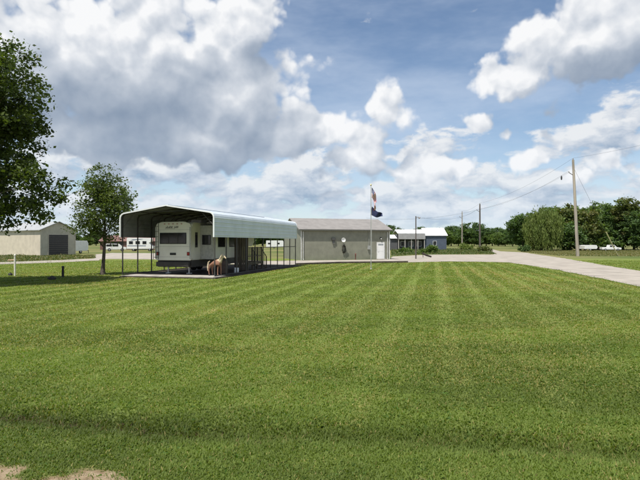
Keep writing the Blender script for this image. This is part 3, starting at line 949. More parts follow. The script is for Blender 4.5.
# odds and ends beside the camper
def drum(name, label, cat, x, y, r, h, m):
    ox, oy, _ = c2w(x, y)
    o = MB().lathe([(r*0.94, 0), (r, 0.02), (r, h*0.33), (r*1.03, h*0.34), (r, h*0.36), (r, h*0.66), (r*1.03, h*0.67), (r, h*0.69), (r, h-0.02), (r*0.94, h), (r*0.9, h-0.02), (0.02, h-0.02)], (0, 0, 0), 18).build(name, m, None, True)
    o.location = (ox, oy, 0.09)
    return tag(o, label, cat)
drum('barrel', 'dark brown barrel standing right of the pony', 'barrel', -0.95, 3.1, 0.30, 0.85, mat('brown_barrel', (0.075, 0.042, 0.028), 0.6, 0.2))
drum('bucket', 'small white bucket on the pad beside the porch', 'bucket', -0.35, 3.9, 0.16, 0.34, whitep)

# ------------------------------------------------------------------ green-grey shed
def gable_house(t, Lx, Dy, zE, zR, wall_m, roof_m, over=0.35, ridge='x', th=0.10, z0=0.0):
    """walls and roof in local coordinates: front wall along x at y = 0, body behind it"""
    if ridge == 'x':
        MB().box(0, Lx, 0, 0.12, z0, zE).build('wall', wall_m, t)
        MB().box(0, Lx, Dy-0.12, Dy, z0, zE).build('wall', wall_m, t)
        for x in (0, Lx-0.12):
            MB().prism([(0.121, z0), (Dy-0.121, z0), (Dy-0.121, zE-0.01), (Dy/2, zR-0.06), (0.121, zE-0.01)], x+0.001, x+0.119, 'yz').build('gable_wall', wall_m, t)
        sl = (zR-zE)/(Dy/2)
        ro = MB().prism([(-over, zE-over*sl), (Dy/2, zR), (Dy/2, zR+th), (-over, zE-over*sl+th)], -over, Lx+over, 'yz').build('roof', roof_m, t)
        MB().prism([(Dy+over, zE-over*sl), (Dy/2+0.002, zR), (Dy/2+0.002, zR+th), (Dy+over, zE-over*sl+th)], -over, Lx+over, 'yz').build('roof', roof_m, t)
    else:
        for y in (0, Dy-0.12):
            MB().prism([(0, z0), (Lx, z0), (Lx, zE), (Lx/2, zR-0.05), (0, zE)], y, y+0.12, 'xz').build('gable_wall', wall_m, t)
        for x in (0, Lx-0.12):
            MB().box(x+0.001, x+0.119, 0.121, Dy-0.121, z0, zE).build('wall', wall_m, t)
        sl = (zR-zE)/(Lx/2)
        ro = MB().prism([(-over, zE-over*sl), (Lx/2, zR), (Lx/2, zR+th), (-over, zE-over*sl+th)], -over, Dy+over, 'xz').build('roof', roof_m, t)
        MB().prism([(Lx+over, zE-over*sl), (Lx/2+0.002, zR), (Lx/2+0.002, zR+th), (Lx+over, zE-over*sl+th)], -over, Dy+over, 'xz').build('roof', roof_m, t)
    return ro

def build_shed():
    rz = math.atan2(3.6, 11.1); Lx = 11.65
    t = thing('metal_shed', 'low olive grey metal shed with tan roof and white door behind the flagpole', 'shed', (-2.27, 62.0, 0), rz)
    wall = siding('olive_siding', (0.222, 0.222, 0.170), 0.46, 0, 0.008, 0.5, 0.09)
    roof = siding('tan_roof_sheet', (0.255, 0.235, 0.215), 0.46, 0, 0.008, 0.5, 0.09)
    ro = gable_house(t, Lx, 8.5, 3.72, 5.15, wall, roof, 0.32)
    trim = mat('pale_trim', (0.60, 0.60, 0.57), 0.5)
    for x in (-0.03, Lx-0.09):
        MB().box(x, x+0.12, -0.04, -0.003, 0.0, 3.60).build('corner_trim', trim, t)
    MB().box(-0.32, Lx+0.32, -0.36, -0.325, 3.57, 3.73).build('fascia', mat('dark_fascia', (0.10, 0.10, 0.085), 0.5), ro)
    d = MB().box(9.85, 10.95, -0.05, -0.003, 0.02, 2.18).build('door_frame', trim, t)
    dl = MB().box(9.93, 10.87, -0.065, -0.0505, 0.06, 2.12).build('door', whitep, t)
    MB().box(10.05, 10.75, -0.072, -0.0655, 1.78, 1.98).build('pane', mat('frosted_pane', (0.30, 0.32, 0.33), 0.3), dl)
    for z0, z1 in ((0.25, 0.85), (1.0, 1.6)):
        for x0, x1 in ((10.05, 10.36), (10.44, 10.75)):
            MB().box(x0, x1, -0.072, -0.0655, z0, z1).build('panel', whitep, dl)
    MB().lathe([(0.03, -0.075), (0.03, -0.115), (0.012, -0.12)], (10.02, 0, 1.02), 10, 'y').build('knob', chrome, dl)
    MB().box(9.75, 11.05, -0.9, -0.06, 0.021, 0.10).build('door_step', pad_m, t)
    lp = MB().box(10.32, 10.50, -0.14, -0.003, 2.55, 2.78).build('wall_lamp', black, t, bevel=0.02)
    MB().box(10.34, 10.48, -0.2, -0.141, 2.56, 2.66).build('lamp_glass', whitep, lp)
    # wall fittings
    b = MB().box(3.85, 4.35, -0.22, -0.003, 2.40, 2.72).build('vent_hood', mat('vent_grey', (0.07, 0.07, 0.065), 0.6), t, bevel=0.03)
    MB().box(3.98, 4.24, -0.13, -0.004, 1.95, 2.39).build('duct', mat('dull_grey_metal', (0.12, 0.12, 0.11), 0.6), b)
    MB().tube([(11.3, -0.10, 3.45), (11.3, -0.10, 0.15), (11.3, -0.3, 0.08)], 0.045, 8).build('downspout', trim, t)
    MB().tube([(0.25, -0.10, 3.45), (0.25, -0.10, 0.15), (0.25, -0.3, 0.08)], 0.045, 8).build('downspout', trim, t)
    m_ = MB().box(8.6, 8.95, -0.18, -0.003, 1.25, 1.75).build('meter_box', mat('meter_grey', (0.33, 0.34, 0.32), 0.5), t, bevel=0.02)
    MB().tube([(8.78, -0.07, 1.76), (8.78, -0.07, 3.5)], 0.03, 8).build('conduit', m_.data.materials[0], m_)
    # things hung on or standing at the wall
    c, s = math.cos(rz), math.sin(rz)
    def w(x, y, z): return (-2.27+c*x-s*y, 62.0+s*x+c*y, z)
    dish = thing('satellite_dish', 'small white satellite dish mounted on the shed wall', 'satellite dish', w(5.25, -0.45, 2.45), rz)
    prof = [(0.02, 0.08), (0.11, 0.068), (0.21, 0.032), (0.27, 0.0), (0.26, -0.012), (0.20, 0.022), (0.10, 0.058), (0.02, 0.068)]
    MB().lathe(prof, (0, -0.05, 0), 22, 'y').build('reflector', whitep, dish, True)
    MB().tube([(0, 0.44, 0), (0, 0.06, 0.0)], 0.025, 8).build('mount', chrome, dish)
    MB().tube([(0, -0.02, -0.22), (0, -0.32, -0.10), (0, -0.34, -0.02)], 0.015, 6).build('feed_arm', chrome, dish)
    wr = thing('hanging_wreath', 'dark elongated wreath hanging on the shed wall below the dish', 'wreath', w(5.45, -0.10, 1.35), rz)
    mb = MB(); rnd = random.Random(8)
    for k in range(150):
        a = rnd.uniform(0, 2*math.pi); rr = rnd.uniform(0.65, 1.0)
        x, z = 0.22*rr*math.cos(a), 0.52*rr*math.sin(a)
        q = rnd.uniform(0, 6.28); l = rnd.uniform(0.07, 0.14)
        mb.tube([(x, rnd.uniform(-0.08, 0.05), z), (x+l*math.cos(q), rnd.uniform(-0.12, 0.05), z+l*math.sin(q))], [0.03, 0.006], 4)
    mb.build('twigs', mat('dark_dry_twigs', (0.035, 0.033, 0.022), 0.9, 0.3), wr)
    MB().tube([(0.05, 0.09, 0.75), (0.0, 0.0, 0.60)], 0.01, 5).build('hanger', black, wr)
    fh = thing('standpipe', 'short rust red standpipe at the foot of the shed wall', 'standpipe', w(6.85, -0.4, 0.02), rz)
    rust = mat('rust_red_paint', (0.16, 0.055, 0.040), 0.7, 0.25, 9.0)
    MB().lathe([(0.10, 0), (0.10, 0.03), (0.06, 0.05), (0.06, 0.62), (0.09, 0.66), (0.08, 0.74), (0.03, 0.80)], (0, 0, 0), 12).build('pipe', rust, fh, True)
    MB().lathe([(0.03, -0.06), (0.045, -0.2), (0.03, -0.22)], (0, 0, 0.5), 8, 'y').build('spout', rust, fh, True)
build_shed()

# timber edging between lawn and drive
tim = mat('dark_edging_timber', (0.085, 0.066, 0.05), 0.9, 0.25, 4.0, 0.4)
A = [px(296, 264.9), px(318, 264.1), px(340, 263.3), px(374, 262.9), px(408, 262.5)]
for k, (a, b) in enumerate(zip(A[:-1], A[1:])):
    v = Vector((b[0]-a[0], b[1]-a[1], 0)); l = v.length
    o = MB().box(0, l-0.05, -0.09, 0.09, 0.0, 0.17).build('edging_timber', tim, None, bevel=0.012)
    o.location = (a[0], a[1]-0.12, 0); o.rotation_euler = (0, 0, math.atan2(v.y, v.x))
    tag(o, ['dark timber edging nearest the carport at the lawn edge', 'dark timber edging second from the carport at the lawn edge', 'dark timber edging third from the carport, left of the flagpole foot', 'dark timber edging farthest from the carport, right of the flagpole foot'][k], 'timber edging', 'edging timbers along the drive')

# ------------------------------------------------------------------ flagpole and flags
def build_flags():
    x0, y0 = (371-320)/518*42.0, 42.0
    t = thing('flagpole', 'slender grey flagpole standing on the lawn before the shed', 'flagpole', (x0, y0, 0))
    alu = mat('dull_aluminium', (0.42, 0.42, 0.41), 0.4, 0.08, 3.0, metal=0.3)
    MB().tube([(0, 0, 0), (0, 0, 3.2), (0, 0, 6.75)], [0.036, 0.030, 0.022], 10).build('shaft', alu, t, True)
    MB().lathe([(0.01, 6.74), (0.05, 6.78), (0.06, 6.82), (0.05, 6.86), (0.01, 6.90)], (0, 0, 0), 12).build('finial', mat('gold_ball', (0.55, 0.40, 0.12), 0.3, metal=0.8), t, True)
    MB().tube([(0.06, 0, 0.9), (0.055, 0, 6.7)], 0.006, 4).build('halyard', whitep, t)
    MB().lathe([(0.09, 0), (0.09, 0.03), (0.05, 0.06)], (0, 0, 0), 14).build('base', alu, t, True)
    # cloth: hoist height hh, fly length fl; uv stored for the design
    def cloth(name, fn, nu, nv, m):
        V = []; F = []; UV = []
        for i in range(nu+1):
            for j in range(nv+1):
                V.append(fn(i/nu, j/nv)); UV.append((i/nu, j/nv))
        for i in range(nu):
            for j in range(nv):
                a = i*(nv+1)+j
                F.append((a, a+1, a+nv+2, a+nv+1))
        me = bpy.data.meshes.new(name); me.from_pydata(V, [], F)
        uv = me.uv_layers.new(name='design')
        for lp in me.loops: uv.data[lp.index].uv = UV[lp.vertex_index]
        me.shade_smooth(); me.materials.append(m)
        o = bpy.data.objects.new(name, me); COL.objects.link(o)
        sd = o.modifiers.new('thickness', 'SOLIDIFY'); sd.thickness = 0.004
        return o
    m, nt, p = nodes_of('striped_flag_cloth')
    N, L = nt.nodes, nt.links.new
    uvn = N.new('ShaderNodeUVMap'); uvn.uv_map = 'design'
    sp = N.new('ShaderNodeSeparateXYZ'); L(uvn.outputs[0], sp.inputs[0])
    def mth(op, a, b=None):
        n = N.new('ShaderNodeMath'); n.operation = op
        for k, v in enumerate((a, b)):
            if v is None: continue
            if isinstance(v, (int, float)): n.inputs[k].default_value = v
            else: L(v, n.inputs[k])
        return n.outputs[0]
    odd = mth('LESS_THAN', mth('MODULO', mth('MULTIPLY', sp.outputs[1], 13.0), 2.0), 1.0)
    canton = mth('MULTIPLY', mth('LESS_THAN', sp.outputs[0], 0.42), mth('LESS_THAN', sp.outputs[1], 7/13))
    # stars as a staggered grid of dots on the canton
    cu = mth('MULTIPLY', sp.outputs[0], 11/0.42/2); cv = mth('MULTIPLY', sp.outputs[1], 13/7*9/2)
    def dots(off):
        fu = mth('SUBTRACT', mth('FRACT', mth('ADD', cu, off)), 0.5); fv = mth('SUBTRACT', mth('FRACT', mth('ADD', cv, off)), 0.5)
        return mth('LESS_THAN', mth('ADD', mth('MULTIPLY', fu, fu), mth('MULTIPLY', fv, fv)), 0.022)
    star = mth('MAXIMUM', dots(0.0), dots(0.5))
    def mixc(f, a, b):
        n = N.new('ShaderNodeMix'); n.data_type = 'RGBA'; L(f, n.inputs[0])
        for k, v in ((6, a), (7, b)):
            if isinstance(v, tuple): n.inputs[k].default_value = (*v, 1)
            else: L(v, n.inputs[k])
        return n.outputs[2]
    c = mixc(odd, (0.72, 0.70, 0.68), (0.45, 0.05, 0.06))
    c = mixc(canton, c, mixc(star, (0.03, 0.04, 0.12), (0.72, 0.72, 0.72)))
    L(c, p.inputs['Base Color']); p.inputs['Roughness'].default_value = 0.8
    zt = 6.62
    def f1(u, v):
        # limp: the fly hangs down beside the pole in folds
        dist = 1.5*u
        x = 0.06 + 0.36*dist*(1-0.35*u) + 0.10*math.sin(v*7.0+u*3.0)*u - 0.16*u*v
        y = 0.10*math.sin(u*9.0+v*5.0)*(0.3+u) + 0.07*math.sin(v*11)*u
        z = zt - 0.80*v - 0.78*dist*(0.45+0.55*u) + 0.02*math.sin(u*11)
        return (x, y, z)
    fl = cloth('national_flag', f1, 40, 26, m)
    fl.location = (x0, y0, 0)
    tag(fl, 'limp red white and blue striped flag at the top of the flagpole', 'flag')
    navy = mat('navy_cloth', (0.018, 0.026, 0.085), 0.85, 0.25, 3.0)
    zt2 = 5.05
    def f2(u, v):
        d = 1.25*u
        x = 0.06 + 0.70*d - 0.10*v*(1-u)
        y = 0.12*math.sin(u*8.0+v*2.0)*(0.2+u)
        z = zt2 - 0.70*v*(1-0.62*u) - 0.62*d*(1-0.30*u) + 0.05*math.sin(u*7.5+1.0)
        return (x, y, z)
    f = cloth('navy_flag', f2, 36, 20, navy)
    f.location = (x0, y0, 0)
    tag(f, 'navy blue flag flying lower on the flagpole under the striped flag', 'flag')
build_flags()

# ------------------------------------------------------------------ utility poles and wires
polewood = mat('weathered_pole_wood', (0.38, 0.335, 0.275), 0.9, 0.2, 3.0, 0.4, 20, stretch=(1, 1, 0.1))
darkpole = mat('dark_creosoted_pole', (0.115, 0.098, 0.085), 0.9, 0.2, 3.0, 0.4, 20, stretch=(1, 1, 0.1))
poles = []
def utility_pole(label, x, y, h, lean=0.0, r=0.17, m=polewood, kit=True):
    t = thing('utility_pole', label, 'utility pole', (x, y, 0), 0, 'wooden utility poles')
    MB().tube([(0, 0, 0), (lean*0.5, 0, h*0.5), (lean, 0, h)], [r, r*0.85, r*0.65], 12).build('shaft', m, t, True)
    if kit:
        ins = mat('grey_porcelain', (0.32, 0.33, 0.35), 0.3) if 'grey_porcelain' not in bpy.data.materials else bpy.data.materials['grey_porcelain']
        MB().lathe([(0.05, h), (0.07, h+0.06), (0.10, h+0.10), (0.06, h+0.15), (0.09, h+0.2), (0.03, h+0.27)], (lean, 0, 0), 10).build('insulator', ins, t, True)
        k = h*0.86
        MB().tube([(lean*0.86, 0, k-0.35), (lean*0.86-0.75, 0, k+0.12)], 0.05, 6).build('bracket', darkpole, t)
        MB().lathe([(0.05, 0), (0.09, 0.05), (0.06, 0.1), (0.08, 0.15), (0.03, 0.2)], (lean*0.86-0.75, 0, k+0.12), 10).build('insulator', ins, t, True)
    poles.append((x+lean, y, h))
    return t
utility_pole('tall pale utility pole standing alone beside the road before the right hand trees', 39.8, 80.0, 14.9, -0.7, 0.25)
utility_pole('darker utility pole beyond the road junction, tallest of the far poles', 39.2, 127.0, 11.5, 0.0, 0.24, darkpole)
utility_pole('shorter far utility pole just left of the tallest far pole', 41.7, 152.0, 11.0, 0.0, 0.20, polewood)
def light_pole():
    t = thing('light_pole', 'slim dark pole with a small lamp beside the gravel drive right of the shed', 'light pole', (12.4, 67.0, 0))
    MB().tube([(0, 0, 0), (0, 0, 5.55)], [0.09, 0.065], 10).build('shaft', darkpole, t, True)
    MB().tube([(0, 0, 5.3), (0.35, -0.1, 5.42)], 0.03, 6).build('arm', darkpole, t)
    MB().lathe([(0.04, 5.45), (0.14, 5.38), (0.15, 5.28), (0.05, 5.2)], (0.42, -0.12, 0), 10).build('lamp_head', mat('lamp_head_grey', (0.3, 0.3, 0.3), 0.4), t, True)
light_pole()
cable = mat('black_cable', (0.03, 0.03, 0.032), 0.6)
def wire(label, a, b, sag, r=0.016, n=24):
    a, b = Vector(a), Vector(b)
    pts = []
    for i in range(n+1):
        f = i/n; p = a.lerp(b, f); p.z -= sag*4*f*(1-f); pts.append(tuple(p))
    c = Vector(pts[0])
    mb = MB().tube([tuple(Vector(p)-c) for p in pts], r, 5)
    o = mb.build('overhead_wire', cable); o.location = c
    tag(o, label, 'wire', 'overhead wires')
(p0, p1, p2) = poles
wire('upper overhead wire from the tall pale pole to the tallest far pole', (p0[0], p0[1], p0[2]+0.25), (p1[0], p1[1], p1[2]+0.25), 1.0, 0.011)
wire('lower overhead wire from the tall pale pole bracket to the tallest far pole', (p0[0]-0.70, p0[1], p0[2]*0.86+0.3), (p1[0]-0.75, p1[1], p1[2]*0.86+0.3), 1.1, 0.012)
wire('upper overhead wire between the two far poles', (p1[0], p1[1], p1[2]+0.25), (p2[0], p2[1], p2[2]+0.25), 0.5, 0.012)
wire('lower overhead wire between the two far poles', (p1[0]-0.75, p1[1], p1[2]*0.86+0.3), (p2[0]-0.75, p2[1], p2[2]*0.86+0.3), 0.5, 0.012)
wire('upper overhead wire leaving the tall pale pole to the right of the picture', (p0[0], p0[1], p0[2]+0.25), (43.0, 30.0, 15.0), 0.9, 0.010)
wire('service wire running from the tall far pole across to the slim lamp pole', (p1[0]-0.75, p1[1], p1[2]*0.86+0.3), (12.4, 67.0, 5.5), 1.2, 0.010)
wire('dark hanging splice wire from the tall pale pole toward the shed roof', (p0[0]-0.70, p0[1], p0[2]*0.86+0.1), (6.0, 67.0, 5.3), 2.4, 0.009)
def guy():
    t = thing('guy_wire', 'slanting guy wire with pale guard anchored right of the tall pale pole', 'guy wire', (46.6, 81.0, 0))
    top = Vector((p0[0]-46.6, p0[1]-81.0, p0[2]*0.93))
    MB().tube([(0, 0, 0.0), tuple(top)], 0.014, 5).build('cable', cable, t)
    MB().tube([tuple(top*0.005), tuple(top*0.27)], 0.075, 8).build('guard', mat('pale_yellow_guard', (0.42, 0.38, 0.20), 0.6), t)
    MB().box(-0.15, 0.15, -0.15, 0.15, 0, 0.12).build('anchor', darkpole, t)
guy()
def splice():
    o = MB().lathe([(0.02, -0.35), (0.10, -0.28), (0.13, 0), (0.10, 0.25), (0.03, 0.35)], (0, 0, 0), 10).build('cable_splice', cable, None, True)
    f = 0.050; a = Vector((p0[0]-0.70, p0[1], p0[2]*0.86+0.3)); b = Vector((p1[0]-0.75, p1[1], p1[2]*0.86+0.3))
    p = a.lerp(b, f); p.z -= 1.1*4*f*(1-f)+0.36; o.location = p
    tag(o, 'small dark cable splice hanging on the lower wire left of the tall pale pole', 'cable splice')
splice()

# ------------------------------------------------------------------ trees
bark = mat('grey_brown_bark', (0.105, 0.085, 0.068), 0.95, 0.3, 5.0, 0.8, 18, stretch=(1, 1, 0.3))
leafm = leaf_material('tree_leaves', 0.5, 0.36, (1.5, 1.6, 0.5), 0.4)
leaffar = leaf_material('distant_leaves', 0.6, 0.34, (1.5, 1.6, 0.6), 0.3)

def tree_parts(t, H, lobes, ncl, per, leaf, clr, palette, tr, seed, fork=0.3, limbs=26, droop=0.0, lmat=None, stretch=1.0, lean=(0, 0)):
    """trunk with limbs, and a crown of leaf clumps spread through the lobes (x, y, z, rx, ry, rz)"""
    rng = np.random.default_rng(seed)
    lob = np.array(lobes, float)
    vol = lob[:, 3]*lob[:, 4]*lob[:, 5]
    pick = rng.choice(len(lob), ncl, p=vol/vol.sum())
    d = rng.normal(size=(ncl, 3)); d /= np.linalg.norm(d, axis=1)[:, None]
    r = rng.random(ncl)**0.42
    C = lob[pick, :3] + d*lob[pick, 3:]*r[:, None]
    ph = rng.random(3)*10
    C += 0.10*np.stack([np.sin(C[:, 2]*1.7+ph[0]), np.cos(C[:, 2]*1.5+ph[1]), np.sin(C[:, 0]*1.9+ph[2])], 1)*H*0.12
    # limbs
    rnd = random.Random(seed)
    mb = MB()
    top = H*0.80
    def trunk_at(z):
        f = z/top
        return Vector((lean[0]*f + 0.010*H*math.sin(f*5+seed), lean[1]*f + 0.012*H*math.cos(f*4.1+seed), z))
    pts = [trunk_at(top*k/10) for k in range(11)]
    off = pts[0].copy(); pts = [p-Vector((off.x, off.y, 0)) for p in pts]
    rad = [tr*(1.35 if k == 0 else 1.0)*(1-0.88*(k/10)**0.9) for k in range(11)]
    mb.tube(pts, rad, 10)
    order = np.argsort(-np.linalg.norm((C-np.array([0, 0, C[:, 2].mean()]))*np.array([1, 1, 0.6]), axis=1))
    sel = order[::max(1, len(order)//limbs)][:limbs]
    for q in sel:
        e = Vector(C[q])
        zs = max(H*fork, min(top*0.92, e.z - (0.25+0.35*rnd.random())*math.hypot(e.x, e.y) - 0.05*H))
        k = zs/top*10; i = min(9, int(k)); s = pts[i].lerp(pts[i+1], k-i)
        rr = max(0.02, rad[i]*0.45)
        m1 = s.lerp(e, 0.35) + Vector((rnd.uniform(-.04, .04)*H, rnd.uniform(-.04, .04)*H, 0.03*H))
        m2 = s.lerp(e, 0.7) + Vector((rnd.uniform(-.03, .03)*H, rnd.uniform(-.03, .03)*H, 0.03*H))
        mb.tube([s, m1, m2, e], [rr, rr*0.66, rr*0.4, rr*0.14], 6)
        for w_ in range(2):
            z = Vector(C[rnd.randrange(ncl)])
            if (z-m2).length < 0.33*H: mb.tube([m2, m2.lerp(z, 0.5)+Vector((0, 0, 0.02*H)), z], [rr*0.34, rr*0.22, rr*0.08], 5)
    mb.build('trunk', bark, t, True)
    # leaves
    n = ncl*per
    ci = np.repeat(np.arange(ncl), per)
    cs = clr*(0.65+0.7*rng.random(ncl))
    g = rng.normal(size=(n, 3))*0.5
    g[:, 2] *= 0.62*stretch
    P = C[ci] + g*cs[ci][:, None]
    if droop: P[:, 2] -= droop*rng.random(n)**1.3*(0.5+rng.random(ncl)[ci])
    a = rng.normal(size=(n, 3)); a[:, 2] = a[:, 2]*0.55 - 0.35
    if droop: a = a*0.25 + np.array([0, 0, -1.0])
    a /= np.linalg.norm(a, axis=1)[:, None]
    nn = rng.normal(size=(n, 3))*0.75 + np.array([0, 0, 0.8])
    b = np.cross(nn, a); b /= (np.linalg.norm(b, axis=1)[:, None]+1e-9)
    L_ = leaf*(0.45+1.15*rng.random(n)**1.5); W_ = L_*(0.62 if not droop else 0.28)
    V = np.stack([P-a*L_[:, None]*0.5, P+b*W_[:, None]*0.5+a*L_[:, None]*0.06, P+a*L_[:, None]*0.5, P-b*W_[:, None]*0.5+a*L_[:, None]*0.06], 1).reshape(-1, 3)
    F = 4*np.arange(n)[:, None]+np.array([[0, 1, 2, 3]])
    pal = np.array(palette)
    cc = pal[rng.integers(0, len(pal), ncl)][ci]*0.6 + pal[rng.integers(0, len(pal), n)]*0.4
    cc = cc*(0.75+0.5*rng.random(n))[:, None]
    return fast_mesh('crown', V, F, lmat or leafm, np.repeat(cc, 4, 0), t)

PAL_MAPLE = [(0.0467, 0.0737, 0.0162), (0.0647, 0.0971, 0.0198), (0.0881, 0.1187, 0.0252), (0.0414, 0.0629, 0.0162)]
PAL_PEAR = [(0.0622, 0.095, 0.0226), (0.0882, 0.1267, 0.0294), (0.1221, 0.1538, 0.0362), (0.0565, 0.0837, 0.0226)]
PAL_DARK = [(0.058, 0.1015, 0.0326), (0.0761, 0.1305, 0.0381), (0.0997, 0.1595, 0.0453), (0.0653, 0.1051, 0.0363)]
PAL_MID = [(0.0812, 0.1332, 0.0325), (0.1104, 0.1721, 0.039), (0.1429, 0.2014, 0.0455), (0.0877, 0.1299, 0.0357)]
PAL_PALE = [(0.1131, 0.1624, 0.0377), (0.1508, 0.1972, 0.0493), (0.1798, 0.2175, 0.0609), (0.1131, 0.1508, 0.0406)]
PAL_BROWN = [(0.1044, 0.1189, 0.0348), (0.1421, 0.1363, 0.0464), (0.0957, 0.1276, 0.0348), (0.0812, 0.1218, 0.0319)]

# big broad-leaved tree at the left edge
t = thing('broadleaf_tree', 'large dark green broadleaf tree cut off by the left edge', 'tree', (-18.6, 27.0, 0))
tree_parts(t, 13.4, [(0, 0, 6.8, 3.8, 3.9, 3.6), (0.6, 0, 10.3, 3.4, 3.2, 2.6), (4.3, -0.2, 5.0, 1.35, 1.5, 1.5), (1.6, -0.8, 3.6, 2.8, 2.0, 1.1), (-2.6, 0.5, 5.5, 3.0, 3.0, 2.4), (2.6, 0.2, 7.9, 1.9, 1.8, 1.2)],
           660, 120, 0.19, 0.60, PAL_MAPLE, 0.26, 11, 0.16, 60)
t = thing('young_tree', 'small round green tree on the lawn left of the carport', 'tree', (-14.6, 34.8, 0))
tree_parts(t, 7.4, [(0, 0, 4.4, 1.75, 1.65, 2.0), (0.15, 0, 5.9, 1.30, 1.25, 1.35), (-1.1, 0, 3.3, 1.1, 1.1, 0.9), (1.0, 0, 4.7, 1.15, 1.2, 1.4), (-0.7, 0, 5.6, 0.9, 0.9, 1.0), (0.2, 0.1, 2.9, 0.9, 0.9, 0.7)],
           330, 50, 0.14, 0.46, PAL_PEAR, 0.135, 5, 0.22, 30)

# the stand of trees on the right, beyond the road
def stand(label, name, x, D, H, rx, pal, seed, kind='round', group='trees in the right hand stand', dens=1.0):
    X = (x-320)/518*D
    t = thing(name, label, 'tree', (X, D, 0), 0, group)
    if kind == 'willow':
        tree_parts(t, H, [(0, 0, H*0.76, rx*0.80, rx*0.72, H*0.19), (rx*0.35, 0, H*0.66, rx*0.65, rx*0.6, H*0.22), (-rx*0.45, 0, H*0.52, rx*0.5, rx*0.6, H*0.24), (0, 0, H*0.45, rx*0.9, rx*0.85, H*0.22)], int(260*dens), 70, 0.60, 0.55, pal, 0.35, seed, 0.2, 16, droop=H*0.30, lmat=leaffar, stretch=2.6)
    elif kind == 'cone':
        lob = [(0, 0, H*(0.14+0.13*k), rx*(1.0-0.135*k), rx*(1.0-0.135*k), H*0.11) for k in range(7)]
        tree_parts(t, H, lob, int(260*dens), 60, 0.55, 0.8, pal, 0.25, seed, 0.06, 20, lmat=leaffar)
    else:
        rnd = random.Random(seed)
        lob = [(0, 0, H*0.56, rx*0.85, rx*0.85, H*0.36), (0, 0, H*0.28, rx*0.8, rx*0.8, H*0.2)]
        for k in range(6):
            a = rnd.uniform(0, 6.28); q = rx*rnd.uniform(0.35, 0.6)
            lob.append((q*math.cos(a), q*math.sin(a), H*rnd.uniform(0.30, 0.80), rx*rnd.uniform(0.4, 0.6), rx*rnd.uniform(0.4, 0.6), H*rnd.uniform(0.12, 0.2)))
        tree_parts(t, H, lob, int(300*dens), 60, 0.60, 1.05, pal, 0.28, seed, 0.10, 20, lmat=leaffar)
    return t
stand('weeping willow with hanging pale green strands at the left end of the right hand stand', 'willow_tree', 543, 128, 11.2, 5.0, PAL_PALE, 21, 'willow', dens=1.3)
stand('dark rounded tree rising behind the willow on its left', 'dark_tree', 523, 190, 13.5, 6.5, PAL_DARK, 22)
stand('mid green tree between the willow and the tall pale pole', 'bushy_tree', 563, 138, 12.8, 5.2, PAL_MID, 23)
stand('tree with brownish foliage right behind the tall pale pole', 'brown_green_tree', 580, 134, 12.2, 4.8, PAL_BROWN, 24)
stand('pointed evergreen just right of the tall pale pole', 'evergreen_tree', 594, 134, 12.2, 3.8, PAL_MID, 25, 'cone')
stand('narrow evergreen in the gap between the pointed evergreen and the big brownish crown', 'evergreen_tree', 607, 140, 12.0, 4.0, PAL_DARK, 26, 'cone')
stand('broad tree with brownish green crown, tallest of the right hand stand', 'broad_tree', 623, 142, 14.2, 6.0, PAL_BROWN, 27)
stand('dark green tree at the right edge below the brownish crown', 'dark_tree', 642, 136, 12.2, 5.4, PAL_DARK, 28)
stand('dark tree behind the stand between the pole and the evergreens', 'dark_tree', 590, 160, 14.0, 6.5, PAL_DARK, 29)
stand('low mid green tree between the willow and the brownish tree trunk', 'bushy_tree', 570, 131, 7.4, 3.6, PAL_DARK, 31)
stand('mid green tree top showing between the willow and the tree left of the pole', 'bushy_tree', 552, 152, 13.6, 6.0, PAL_MID, 34)
stand('mid green crown behind the pointed evergreens', 'bushy_tree', 602, 152, 14.2, 6.0, PAL_MID, 35)
stand('mid green crown right of the tallest brownish tree', 'bushy_tree', 634, 152, 14.0, 6.0, PAL_MID, 36)
stand('mid green tree just outside the right edge of the picture', 'bushy_tree', 664, 140, 12.5, 5.5, PAL_MID, 32)
stand('dark tree farther out beyond the right edge of the picture', 'dark_tree', 694, 146, 12.0, 5.5, PAL_DARK, 33)

# far treeline: a few kinds, copied along the horizon; nothing in the photo tells them apart
protos = []
for k, (H, rx, pal, kind) in enumerate(((11, 6.5, PAL_DARK, 'round'), (9.5, 6.0, PAL_MID, 'round'), (12.5, 6.0, PAL_DARK, 'round'))):
    p = stand('dark green tree in the distant treeline along the horizon', 'distant_tree', 600, 300, H, rx, pal, 60+k, kind, 'trees of the distant treeline', dens=0.75)
    protos.append(p)
rnd = random.Random(12)
spots = []
for x in range(440, 532, 6): spots.append((x+rnd.uniform(-2, 2), rnd.uniform(250, 300), rnd.uniform(0.75, 1.1)))
for x in range(384, 440, 9): spots.append((x+rnd.uniform(-2, 2), rnd.uniform(300, 340), rnd.uniform(0.9, 1.25)))
for x in range(262, 304, 8): spots.append((x+rnd.uniform(-2, 2), rnd.uniform(290, 320), rnd.uniform(0.8, 1.0)))
for x in range(66, 262, 11): spots.append((x+rnd.uniform(-3, 3), rnd.uniform(270, 330), rnd.uniform(0.6, 0.9)))
for x in range(-120, 66, 14): spots.append((x+rnd.uniform(-3, 3), rnd.uniform(280, 340), rnd.uniform(0.7, 1.0)))
for x in range(540, 780, 16): spots.append((x+rnd.uniform(-3, 3), rnd.uniform(270, 330), rnd.uniform(0.8, 1.1)))
